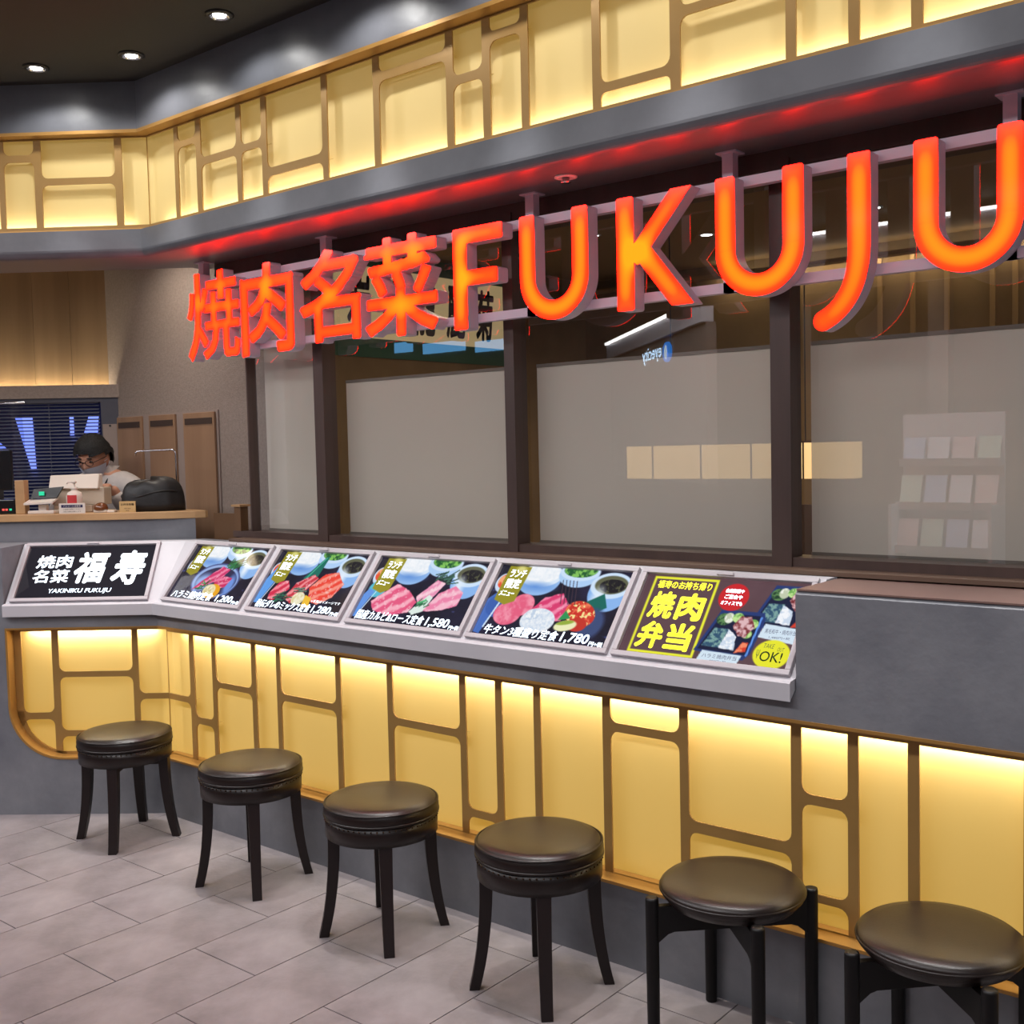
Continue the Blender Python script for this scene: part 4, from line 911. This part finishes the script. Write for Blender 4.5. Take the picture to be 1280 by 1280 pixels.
F += [tuple(range(sg - 1, -1, -1)), tuple(rg_ * sg + k for k in range(sg))]
bgo = empty('black_bag', L(-.185, .49, CZ), 'bulging black bundle on the counter under the chrome arch', 'bag'); build('bag_body', bag.add(V, F, True), 'black_leather', bgo)
build('seam', MB().tube([L(-.185 + .15 * cos(a), .49 - .084 * sin(a) if sin(a) > 0 else .49, CZ + .085 + .02 * sin(2 * a)) for a in [pi * k / 16 for k in range(17)]], .004, 6), 'black_leather', bgo)
tc_ = on('price_card', -.26, .375, 'small tan card with dark writing standing before the black bundle', 'card')
build('card', MB().box((-.305, .372, CZ), (-.222, .376, CZ + .056), L), 'card_tan', tc_)
text_on('lettering', 'お弁当各種', (-.297, .034, -.230, .046), cmap(.3715), 'ink', tc_, .006, lift=.0004); text_on('lettering', '承ります', (-.28, .016, -.247, .022), cmap(.3715), 'ink', tc_, .0, lift=.0004); text_on('lettering', '店長', (-.272, .006, -.255, .011), cmap(.3715), 'ink', tc_, .0, lift=.0004)
ar = on('chrome_arch', -.09, .60, 'thin chrome arch rising behind the black bundle', 'faucet')
build('foot', MB().lathe([(.02, 0), (.02, .006), (.008, .01)], L(-.085, .60, CZ), 16), 'chrome', ar)
pts = [L(-.085, .60, CZ + .006), L(-.085, .60, CZ + .29)] + [L(-.085 - .022 * (1 - cos(a)), .60, CZ + .29 + .022 * sin(a)) for a in [pi / 2 * k / 5 for k in range(1, 6)]] + [L(-.28, .60, CZ + .308), L(-.296, .60, CZ + .302), L(-.298, .60, CZ + .285)]
build('arch', MB().tube(pts, .0045, 8), 'chrome', ar)
cs_ = empty('clear_curtain', L(-.95, .44, 1.58), 'clear hanging plastic sheet at the left edge of the counter', 'curtain')
n = 14; V = []; F = []
for i in range(n + 1):
    x = -1.35 + .55 * i / n; o = .44 + .012 * sin(i * 1.1)
    V += [L(x, o, 1.605 + .006 * sin(i)), L(x - .02, o, 1.99)]
    if i: F.append((2 * i - 2, 2 * i, 2 * i + 1, 2 * i - 1))
build('sheet', MB().add(V, F, True), 'clear_sheet', cs_); build('rod', MB().tube([L(-1.9, .44, 1.992), L(-.80, .44, 1.992)], .005, 8), 'chrome', cs_)
kd = on('card_terminal', -.90, .50, 'black card terminal with red and green keys at the left end of the counter', 'terminal')
build('terminal_body', MB().box((-1.0, .44, CZ), (-.875, .54, CZ + .075), L), 'black_plastic', kd, bevel=.006)
for x, m_ in ((-.935, 'red_led'), (-.918, 'red_led'), (-.897, 'green_led')): build('key', MB().box((x - .006, .437, CZ + .018), (x + .006, .440, CZ + .028), L), m_, kd)
mn = on('monitor', -1.02, .56, 'black monitor cut by the left edge above the counter', 'monitor')
build('stand', MB().box((-1.10, .56, CZ), (-1.02, .62, CZ + .12), L), 'black_plastic', mn); build('monitor_panel', MB().box((-1.30, .56, CZ + .12), (-.945, .59, CZ + .33), L), 'black_plastic', mn, bevel=.006)

# ------------------------------------------------------------------ dining room seen through the glass
g = build('wall_dining_green', MB().box((.300, .78, 2.20), (.306, 2.36, 2.76)), 'green_wall', kind='structure')
cp = empty('calligraphy_panel', (.307, 1.8, 2.30), 'cream panel with black brush characters on the green wall behind the second pane', 'sign')
build('paper', MB().box((.307, .86, 2.300), (.315, 2.31, 2.672)), 'calligraphy_paper', cp)
for ch, y in (('炭', 1.06), ('肉', 1.31), ('龍', 1.56), ('麗', 1.81), ('菊', 2.06)):
    text_on('brush_character', ch, (y - .085, .035, y + .085, .335), lambda u, v, h: Vector((.3155 + h, u, 2.300 + v)), 'ink', cp, .03, .12, lift=.001)
lm = empty('hanging_lamp', (2.28, 1.46, 1.545), 'long low box lamp of glowing paper hanging behind the shades', 'lamp', )
n_ = 4; xs = [1.738, 1.882, 2.133, 2.379, 2.618, 2.820]
for a, b in zip(xs[:-1], xs[1:]): build('paper_panel', MB().box((a + .003, 1.40, 1.548), (b - .003, 1.403, 1.698)), 'lamp_paper', lm)
build('paper_back', MB().box((1.738, 1.52, 1.548), (2.82, 1.523, 1.698)), 'lamp_paper', lm); build('paper_end', MB().box((1.738, 1.403, 1.548), (1.741, 1.52, 1.698)), 'lamp_paper', lm); build('paper_end', MB().box((2.817, 1.403, 1.548), (2.82, 1.52, 1.698)), 'lamp_paper', lm)
for x in xs[1:-1]: build('rib', MB().box((x - .003, 1.396, 1.546), (x + .003, 1.404, 1.700)), 'lamp_rib', lm)
build('top_frame', MB().box((1.732, 1.394, 1.698), (2.826, 1.529, 1.706)), 'rail_wood', lm)
for x in (1.95, 2.6): build('cord', MB().tube([(x, 1.46, 1.706), (x, 1.46, 2.78)], .003, 6), 'black_plastic', lm)
for x in (1.95, 2.28, 2.6): build('bulb', MB().ball((x, 1.455, 1.625), .022, .022, .028, 12, 8), 'bulb_white', lm)
wsc = build('baseboard_dining', MB().box((.30, 3.07, 0), (XE, 3.10, 1.34)), 'dark_wood', kind='structure')
for i, x in enumerate((2.29, 2.47, 2.65, 2.88, 2.99, 1.7, 3.4, 3.9)):
    build('trim_%d' % (10 + i), MB().box((x - .012, 3.085, 1.34), (x + .012, 3.10, 2.70)), 'plank_wood', kind='structure')
build('trim_20', MB().box((.31, 2.92, 2.68), (XE, 3.0, 2.70)), 'dining_ceiling', kind='structure')
strip('warm light strip in the cove at the top of the far dining wall', W, 1.3, 5.4, 3.03, 2.71, False, 5, None, 0, (1, .78, .42))
DDL = [(1.318, 1.757), (1.563, 2.015), (1.74, 2.171), (3.015, 1.276), (2.623, 2.162), (1.2, 1.0), (4.2, 1.8)]
for (x, y), lb in zip(DDL, ('leftmost of three', 'middle of three', 'rightmost of three', 'single one behind the letter J:', 'single one low behind the letter J:', 'single one behind the letter F:', 'single one at the far right:')):
    e = empty('dining_downlight', (x, y, 2.78), lb + ' small ceiling lights inside the dining room' if 'three' in lb else lb + ' small ceiling light inside the dining room', 'ceiling light', 'dining room ceiling lights')
    build('ring', MB().lathe([(.030, 0), (.042, -.001), (.042, -.004), (.030, -.006)], (x, y, 2.78), 20, True, False), 'fascia_white', e); build('bulb', MB().lathe([(.030, -.001), (.029, -.004), (.01, -.005)], (x, y, 2.78), 16), 'bulb_white', e)
    spot('dining_beam', (x, y, 2.76), 16, 150, .9, (1, .80, .52), .03)

# ------------------------------------------------------------------ stools
def leg_sabre(a, cx, cy):
    mb = MB(); n = 9; ring = []
    for i in range(n + 1):
        t = i / n; z = .365 * (1 - t)
        r = .170 + .004 * t + .040 * t ** 2.4; hw = .0225 - .0045 * t; hd = .021 - .0045 * t
        for (u, v) in ((-hw, -hd), (hw, -hd), (hw, hd), (-hw, hd)):
            rr = r + v; ring.append((cx + rr * cos(a) - u * sin(a), cy + rr * sin(a) + u * cos(a), z))
    F = [(i * 4 + k, i * 4 + (k + 1) % 4, i * 4 + 4 + (k + 1) % 4, i * 4 + 4 + k) for i in range(n) for k in range(4)] + [(3, 2, 1, 0), tuple(n * 4 + k for k in range(4))]
    return mb.add(ring, F)
def stool_round(cx, cy, rot, label):
    e = empty('upholstered_stool', (cx, cy, 0), label, 'stool', 'round leather stools in front of the low lattice'); c = (cx, cy, 0)
    s = build('seat', MB().lathe([(.190, .428), (.199, .432), (.2035, .445), (.2035, .458), (.199, .472), (.188, .482), (.165, .487), (.10, .490), (.002, .491)], c, 56), 'leather', e)
    build('piping', MB().lathe([(.2005, .4305), (.205, .434), (.205, .438), (.2005, .4405)], c, 56, True, False), 'leather', s)
    build('piping', MB().lathe([(.1985, .4685), (.203, .471), (.2025, .475), (.197, .477)], c, 56, True, False), 'leather', s)
    ap = build('apron', MB().lathe([(.186, .362), (.1975, .364), (.1985, .40), (.1985, .428), (.186, .429)], c, 56), 'leather', e)
    nb = MB()
    for k in range(60):
        a = 2 * pi * k / 60; nb.ball((cx + .1995 * cos(a), cy + .1995 * sin(a), .4215), .0032, .0032, .0032, 6, 4)
    build('nailheads', nb, 'nail_brass', ap)
    for k in range(4): build('leg', leg_sabre(rot + k * pi / 2, cx, cy), 'espresso_wood', e, bevel=.002)
    for k in range(2):
        a = rot + k * pi / 2; u = Vector((cos(a), sin(a), 0)); v = Vector((-sin(a), cos(a), 0)); o = Vector(c); z0, z1 = (.330, .362) if k == 0 else (.329, .361)
        build('brace', MB().add([o + u * (.16 * i) + v * (.010 * j) + Vector((0, 0, z)) for z in (z0, z1) for i, j in ((-1, -1), (1, -1), (1, 1), (-1, 1))], [(3, 2, 1, 0), (4, 5, 6, 7), (0, 1, 5, 4), (1, 2, 6, 5), (2, 3, 7, 6), (3, 0, 4, 7)]), 'espresso_wood', e)
for (cx, cy, deg, lb) in ((.155, -.285, 41, 'brown leather stool farthest left, by the bend in the wall'), (1.025, -.258, 55, 'brown leather stool second from the left, with nailheads and curved legs'),
                          (1.790, -.275, 50, 'brown leather stool third from the left, below the 1,580 screen'), (2.490, -.262, 42, 'brown leather stool fourth from the left, beside the black-framed stool')):
    stool_round(cx, cy, R(deg), lb)
def stool_black(cx, cy, rot, label):
    e = empty('black_stool', (cx, cy, 0), label, 'stool', 'black stools with flat crossed rails'); c = (cx, cy, 0)
    s = build('seat', MB().lathe([(.150, .400), (.180, .412), (.199, .434), (.2035, .448), (.201, .457), (.190, .466), (.16, .472), (.09, .476), (.002, .477)], c, 64), 'leather', e)
    build('piping', MB().lathe([(.201, .4425), (.2055, .445), (.2055, .449), (.202, .4515)], c, 64, True, False), 'leather', s)
    for k in range(4):
        a = rot + k * pi / 2; x, y = cx + .231 * cos(a), cy + .231 * sin(a)
        build('leg', MB().lathe([(.0155, 0), (.0175, .004), (.0185, .2), (.019, .425), (.0175, .431), (.010, .432)], (x, y, 0), 18), 'black_wood', e)
    for k in range(2):
        a = rot + k * pi / 2; u = Vector((cos(a), sin(a), 0)); v = Vector((-sin(a), cos(a), 0)); o = Vector(c); d = .0 if k == 0 else .0006
        pr = [(-.222, .298), (-.205, .312), (-.188, .326), (-.17, .332), (.17, .332), (.188, .326), (.205, .312), (.222, .298), (.222, .408), (-.222, .408)]
        P = [o + u * x + v * (.011 * q) + Vector((0, 0, z - d)) for q in (-1, 1) for x, z in pr]; n = len(pr)
        build('rail', MB().add(P, [tuple(range(n)), tuple(range(2 * n - 1, n - 1, -1))] + [(i, (i + 1) % n, n + (i + 1) % n, n + i) for i in range(n)]), 'black_wood', e, bevel=.0015)
stool_black(3.128, -.190, R(45), 'black-framed stool with round brown seat, second from the right')
stool_black(3.704, -.178, R(46), 'nearest black-framed stool, cut by the right edge of the picture')

# ------------------------------------------------------------------ the person behind the counter
def skinned(pts, links, sub=2):
    me = bpy.data.meshes.new('skin_cage'); me.from_pydata([p[:3] for p in pts], links, []); o = bpy.data.objects.new('skin_cage', me); COL.objects.link(o)
    m = o.modifiers.new('s', 'SKIN'); m.use_smooth_shade = True
    for i, p in enumerate(pts): me.skin_vertices[0].data[i].radius = (p[3], p[4] if len(p) > 4 else p[3])
    me.skin_vertices[0].data[0].use_root = True
    s = o.modifiers.new('d', 'SUBSURF'); s.levels = sub; s.render_levels = sub
    bpy.context.view_layer.update(); ev = o.evaluated_get(bpy.context.evaluated_depsgraph_get()); q = ev.to_mesh()
    r = ([tuple(v.co) for v in q.vertices], [tuple(p.vertices) for p in q.polygons]); ev.to_mesh_clear(); bpy.data.objects.remove(o); bpy.data.meshes.remove(me)
    return r
def fuse(parts, voxel):
    V = []; F = []
    for v, f in parts: n = len(V); V += v; F += [tuple(i + n for i in p) for p in f]
    me = bpy.data.meshes.new('fuse_cage'); me.from_pydata(V, [], F); o = bpy.data.objects.new('fuse_cage', me); COL.objects.link(o)
    m = o.modifiers.new('r', 'REMESH'); m.mode = 'VOXEL'; m.voxel_size = voxel; s = o.modifiers.new('sm', 'SMOOTH'); s.factor = .5; s.iterations = 3
    bpy.context.view_layer.update(); ev = o.evaluated_get(bpy.context.evaluated_depsgraph_get()); q = ev.to_mesh()
    P = [tuple(v.co) for v in q.vertices]; Q = [tuple(p.vertices) for p in q.polygons]; ev.to_mesh_clear(); bpy.data.objects.remove(o); bpy.data.meshes.remove(me)
    par = list(range(len(P)))
    def find(a):
        while par[a] != a: par[a] = par[par[a]]; a = par[a]
        return a
    for f in Q:
        for k in f[1:]: par[find(k)] = find(f[0])
    rt = [find(i) for i in range(len(P))]; cnt = {}
    for i in rt: cnt[i] = cnt.get(i, 0) + 1
    big = max(cnt, key=cnt.get); mp = {}; V = []            # keep the one connected surface
    for i, p in enumerate(P):
        if rt[i] == big: mp[i] = len(V); V.append(p)
    return V, [tuple(mp[k] for k in f) for f in Q if f[0] in mp]
PO = L(-.640, 1.03, 0); PA = LANG + R(-12)      # stands behind the register, turned slightly to the picture's left
def PF(x, y, z):                                 # x to the picture's right, y away from the viewer
    return Vector((PO.x + x * cos(PA) - y * sin(PA), PO.y + x * sin(PA) + y * cos(PA), z))
HC = (-.012, -.075, 1.705); TILT = R(24)          # head centre and forward tilt
def HF(x, y, z):                                 # head frame: y forward is negative
    return (HC[0] + x, HC[1] + y * cos(TILT) + z * sin(TILT) * -1, HC[2] + z * cos(TILT) + y * sin(TILT))
def head_shell(grow=0.0, keep=lambda d: True, seg=28, rings=20):
    V = []; F = []; ok = []
    for i in range(rings + 1):
        t = pi * i / rings
        for k in range(seg):
            a = 2 * pi * k / seg; d = Vector((sin(t) * cos(a), sin(t) * sin(a), cos(t)))
            w_ = .079 * (1 - .16 * max(-d.z, 0)); dp = .094 * (1 - .05 * max(-d.z, 0)); hh = .112
            x, y, z = d.x * w_, d.y * dp, d.z * hh
            if d.y < 0 and d.z < .1:   # face: flatten, chin forward
                y += -.012 * max(0, -d.z) * (-d.y); 
                nose = math.exp(-((x / .013) ** 2)) * math.exp(-(((z + .018) / .022) ** 2)); y -= .020 * nose * (1 if d.y < -.5 else 0)
                eye = (math.exp(-(((x - .032) / .014) ** 2)) + math.exp(-(((x + .032) / .014) ** 2))) * math.exp(-(((z - .012) / .012) ** 2)); y += .008 * eye
            k_ = 1 + grow / .1; V.append(HF(x * k_, y * k_, z * k_)); ok.append(keep(d))
    for i in range(rings):
        for k in range(seg):
            q = (i * seg + k, (i + 1) * seg + k, (i + 1) * seg + (k + 1) % seg, i * seg + (k + 1) % seg)
            if all(ok[j] for j in q): F.append(q)
    return V, F
body = [(0, .02, 1.015, .135, .10), (0, .02, 1.199, .125, .095), (0, .01, 1.406, .150, .105), (0, 0, 1.545, .120, .085), (0, -.02, 1.620, .052, .052), (-.012, -.05, 1.645, .048, .050),
        (-.11, 0, 1.550, .072), (-.185, 0, 1.530, .060), (-.225, -.02, 1.395, .048), (-.235, -.06, 1.245, .042), (-.17, -.20, 1.395, .034), (-.13, -.25, 1.505, .026),
        (.11, 0, 1.550, .072), (.185, 0, 1.530, .060), (.240, 0, 1.395, .048), (.265, -.05, 1.256, .042), (.235, -.18, 1.429, .034), (.205, -.25, 1.550, .026),
        (-.09, .02, 0.950, .095), (-.10, .02, 0.550, .062), (-.105, .03, 0.120, .044), (.09, .02, 0.950, .095), (.10, .02, 0.550, .062), (.105, .03, 0.120, .044), (-.11, -.09, 0.045, .038), (.11, -.09, 0.045, .038)]
links = [(0, 1), (1, 2), (2, 3), (3, 4), (4, 5), (3, 6), (6, 7), (7, 8), (8, 9), (9, 10), (10, 11), (3, 12), (12, 13), (13, 14), (14, 15), (15, 16), (16, 17), (0, 18), (18, 19), (19, 20), (0, 21), (21, 22), (22, 23), (20, 24), (23, 25)]
def hand(base, dr, side):
    b = Vector(base); d = Vector(dr).normalized(); s = d.cross(Vector((0, 0, 1))).normalized(); n = s.cross(d); P = []; E_ = []
    parts = [skinned([(*b, .022, .016), (*(b + d * .045), .036, .015), (*(b + d * .085), .036, .013)], [(0, 1), (1, 2)], 2)]
    for i, ln in enumerate((.062, .072, .067, .052)):
        r0 = b + d * .082 + s * (.012 * (1.5 - i) * 1.6); c = [r0, r0 + d * ln * .42 - n * .006, r0 + d * ln * .72 - n * .020, r0 + d * ln * .92 - n * .036]
        parts.append(skinned([(*p, .0085 - .0008 * j) for j, p in enumerate(c)], [(0, 1), (1, 2), (2, 3)], 1))
    c = [b + d * .03 + s * side * .026, b + d * .055 + s * side * .046 - n * .008, b + d * .085 + s * side * .052 - n * .020]
    parts.append(skinned([(*p, .0105 - .001 * j) for j, p in enumerate(c)], [(0, 1), (1, 2)], 1))
    return parts
ears = []
for sx in (-1, 1):
    mbx = MB().ball((0, 0, 0), .010, .022, .032, 12, 8); ears.append(([HF(v.x + sx * .076, v.y + .006, v.z - .005) for v in mbx.v], mbx.f))
BV, BF = fuse([skinned(body, links)] + [head_shell()] + ears + hand((-.13, -.25, 1.505), (.25, -.8, .02), 1) + hand((.205, -.25, 1.55), (-.35, -.8, .0), -1), .0055)
pm = MB().add([PF(*v) for v in BV], BF, True)
person = build('person', pm, 'skin', None, 'person in a pale shirt, face mask and glasses looking down behind the register', 'person')
sh_pts = [(p[0], p[1], p[2], p[3] + .014, (p[4] if len(p) > 4 else p[3]) + .014) for p in body[:5]]; sh_pts[4] = (0, -.018, 1.600, .062, .060)
arm = [(-.11, 0, 1.550, .088), (-.187, 0, 1.530, .076), (-.228, -.02, 1.395, .066), (-.237, -.06, 1.245, .060), (-.175, -.19, 1.383, .048), (-.148, -.25, 1.458, .042)]
arm += [(.11, 0, 1.550, .088), (.187, 0, 1.530, .076), (.243, 0, 1.395, .066), (.267, -.05, 1.256, .060), (.238, -.17, 1.417, .048), (.216, -.24, 1.515, .042)]
SV, SF = fuse([skinned(sh_pts + arm, [(0, 1), (1, 2), (2, 3), (3, 4), (3, 5), (5, 6), (6, 7), (7, 8), (8, 9), (9, 10), (3, 11), (11, 12), (12, 13), (13, 14), (14, 15), (15, 16)])], .009)
shirt = build('shirt', MB().add([PF(*v) for v in SV], SF, True), 'shirt_cloth', person)
cl = MB()
for sx in (-1, 1):
    V = [PF(sx * x, y, z) for x, y, z in ((.010, -.098, 1.560), (.060, -.095, 1.532), (.078, -.030, 1.625), (.062, -.050, 1.660), (.030, -.085, 1.615), (.072, .04, 1.655))]
    cl.add(V, [(0, 1, 2, 4), (4, 2, 3), (2, 5, 3)])
    cl.add([PF(sx * x, y - .004, z) for x, y, z in ((.010, -.098, 1.560), (.060, -.095, 1.532), (.078, -.030, 1.625), (.062, -.050, 1.660), (.030, -.085, 1.615), (.072, .04, 1.655))], [(0, 1, 2, 4), (4, 2, 3), (2, 5, 3)])
build('collar', cl, 'shirt_cloth', shirt)
tr = [(0, .02, 1.02, .150, .112), (-.09, .02, .93, .105), (-.10, .02, .55, .078), (-.105, .025, .10, .066), (.09, .02, .93, .105), (.10, .02, .55, .078), (.105, .025, .10, .066)]
TV, TF = fuse([skinned(tr, [(0, 1), (1, 2), (2, 3), (0, 4), (4, 5), (5, 6)])], .010)
build('trousers', MB().add([PF(*v) for v in TV], TF, True), 'trouser_cloth', person)
shoe = MB()
for sx in (-1, 1):
    bmx = MB().ball((0, 0, 0), .052, .135, .058, 16, 10); shoe.add([PF(sx * .107 + v.x, -.045 + v.y, max(v.z, -.03) + .03) for v in bmx.v], bmx.f, True)
build('shoes', shoe, 'black_plastic', person)
def hk(d):
    if d.y < -.30: return d.z > .34 - .10 * abs(d.x)
    if d.y < .15: return d.z > .08 - .3 * (d.y > 0)
    return d.z > -.55
HV, HF_ = head_shell(.020, hk); RNG2 = np.random.RandomState(3)
HV = [Vector(v) + (Vector(v) - Vector(HC)).normalized() * (.011 * RNG2.rand()) for v in HV]
build('hair', MB().add([PF(*v) for v in HV], HF_, True), 'hair', person)
def mk(d): return d.y < -.12 and -.86 < d.z < -.02
MV, MF = head_shell(.012, mk)
msk = build('face_mask', MB().add([PF(*v) for v in MV], MF, True), 'mask_cloth', person)
for sx in (-1, 1):
    for z in (-.012, -.055): build('ear_loop', MB().tube([PF(*HF(sx * .077, -.028, z)), PF(*HF(sx * .084, .0, z * .6)), PF(*HF(sx * .081, .016, -.008))], .0014, 5), 'mask_cloth', msk)
gl = MB()
for sx in (-1, 1):
    gl.tube([PF(*HF(sx * .033 + .024 * cos(a), -.101 + .006 * abs(cos(a)) * 0, .010 + .017 * sin(a))) for a in [2 * pi * k / 18 for k in range(19)]], .0018, 5)
    gl.tube([PF(*HF(sx * .057, -.100, .013)), PF(*HF(sx * .082, -.04, .012)), PF(*HF(sx * .083, .01, .006))], .0018, 5)
gl.tube([PF(*HF(-.009, -.102, .013)), PF(*HF(0, -.106, .016)), PF(*HF(.009, -.102, .013))], .0018, 5)
build('glasses', gl, 'lens_frame', person)
for sx in (-1, 1): 
    e_ = MB().ball((0, 0, 0), .013, .006, .005, 10, 6); build('eye', MB().add([PF(*HF(v.x + sx * .031, v.y - .083, v.z + .010)) for v in e_.v], e_.f, True), 'hair', person)
    b_ = MB().ball((0, 0, 0), .018, .005, .0035, 10, 6); build('eyebrow', MB().add([PF(*HF(v.x + sx * .033, v.y - .090, v.z + .032)) for v in b_.v], b_.f, True), 'hair', person)
ln_ = MB()
for sx in (-1, 1): ln_.tube([PF(sx * .066, .02, 1.630), PF(sx * .072, -.06, 1.605), PF(sx * .060, -.128, 1.52), PF(sx * .035, -.155, 1.42), PF(sx * .004, -.158, 1.28)], .005, 6)
build('lanyard', ln_, 'lanyard_black', person)

# ------------------------------------------------------------------ across the aisle: what the glass mirrors
build('wall_opposite', MB().box((-8, -6.6, 0), (8, -6.45, 3.43)), 'mall_wall', kind='structure')
build('floor_aisle', MB().box((-8, -6.45, -.05), (8, -3.2, -.004)), 'mall_floor', kind='structure')
fa = empty('opposite_shopfront', (2.4, -4.75, 0), 'white-topped shopfront across the aisle, seen mirrored in the right window', 'shop front')
build('fascia', MB().box((.62, -4.85, 2.98), (5.2, -4.70, 3.36)), 'fascia_white', fa); build('tube', MB().box((.62, -4.70, 3.345), (5.2, -4.685, 3.37)), 'tube_white', fa)
for x in (.62, 1.7, 2.8, 3.9, 5.05): build('pier', MB().box((x, -4.85, 0), (x + .15, -4.72, 2.98)), 'mall_wall', fa)
es = empty('opposite_shop_sign', (-1.1, -5.1, 2.5), 'slanting shop sign with a blue disc and white letters, seen mirrored in the third window', 'sign')
A0 = Vector((.40, .8 - 4.40, 0)); A1 = Vector((-2.09, .8 - 6.77, 0)); D_ = (A1 - A0).normalized(); N_ = Vector((-D_.y, D_.x, 0)) if Vector((-D_.y, D_.x, 0)).y > 0 else Vector((D_.y, -D_.x, 0))
def EF(u, o, z): p = A0 + D_ * u + N_ * o; return Vector((p.x, p.y, z))
LN = (A1 - A0).length
build('fascia', MB().box((0.0, -.10, 2.62), (LN, 0, 2.79), EF), 'fascia_white', es); build('board', MB().box((0, -.12, 1.4), (LN, -.04, 2.62), EF), 'mall_wall', es)
build('tube', MB().box((.88, 0, 2.765), (LN, .02, 2.79), EF), 'tube_white', es)
n = 24; P = [EF(1.09 + .125 * cos(2 * pi * k / n), o, 2.49 + .085 * sin(2 * pi * k / n)) for o in (-.04, -.02) for k in range(n)]
build('logo_disc', MB().add(P, [tuple(range(n)), tuple(range(2 * n - 1, n - 1, -1))] + [(i, (i + 1) % n, n + (i + 1) % n, n + i) for i in range(n)]), 'blue_logo', es)
P = [EF(1.10 + .05 * cos(2 * pi * k / n), -.018, 2.49 + .06 * sin(2 * pi * k / n)) for k in range(n)]; build('logo_mark', MB().add(P, [tuple(range(n))]), 'white_sign', es)
text_on('lettering', 'eyecity', (1.27, 2.43, 1.96, 2.58), lambda u, v, h: EF(u, -.03 + h, v), 'white_sign', es, .01, lift=.004)
for x, x2, z, lb in ((-5.73, -5.41, 2.97, 'smallest'), (-5.22, -4.51, 2.92, 'longest'), (-4.34, -3.82, 2.88, 'lowest')):
    e = build('lit_panel', MB().box((x, -6.45, z), (x2, -6.43, z + .13)), 'cyan_light', None, lb + ' of the three pale blue lit panels mirrored in the second window', 'light panel', 'blue lit panels across the aisle')
rk = empty('leaflet_rack', (2.2, -2.95, 0), 'tiered rack of leaflets across the aisle, mirrored in the rightmost window', 'rack')
rx0, ry = 2.02, -3.05
build('back_board', MB().box((rx0, ry - .30, .25), (rx0 + .62, ry - .28, 1.86)), 'rack_clear', rk)
for sx in (0, .60): build('side_post', MB().box((rx0 + sx, ry - .28, 0), (rx0 + sx + .02, ry - .02, 1.30)), 'rack_clear', rk)
for t_ in range(4):
    z = .72 + .27 * t_; y = ry - .02 - .065 * t_
    build('shelf', MB().add([(rx0, y, z), (rx0 + .62, y, z), (rx0 + .62, y - .09, z), (rx0, y - .09, z), (rx0, y + .012, z + .05), (rx0 + .62, y + .012, z + .05)], [(0, 1, 2, 3), (0, 4, 5, 1)]), 'rack_clear', rk)
    for k in range(4):
        x = rx0 + .015 + .153 * k
        build('leaflet', MB().add([(x, y - .01, z + .004), (x + .13, y - .01, z + .004), (x + .13, y - .075, z + .215), (x, y - .075, z + .215), (x, y - .016, z + .002), (x + .13, y - .016, z + .002), (x + .13, y - .081, z + .213), (x, y - .081, z + .213)],
              [(0, 1, 2, 3), (7, 6, 5, 4), (0, 4, 5, 1), (1, 5, 6, 2), (2, 6, 7, 3), (3, 7, 4, 0)]), ('leaflet_a', 'leaflet_c', 'leaflet_d', 'leaflet_b')[(k + t_) % 4], rk)

bpy.data.objects.remove(_to); bpy.data.curves.remove(_tc)
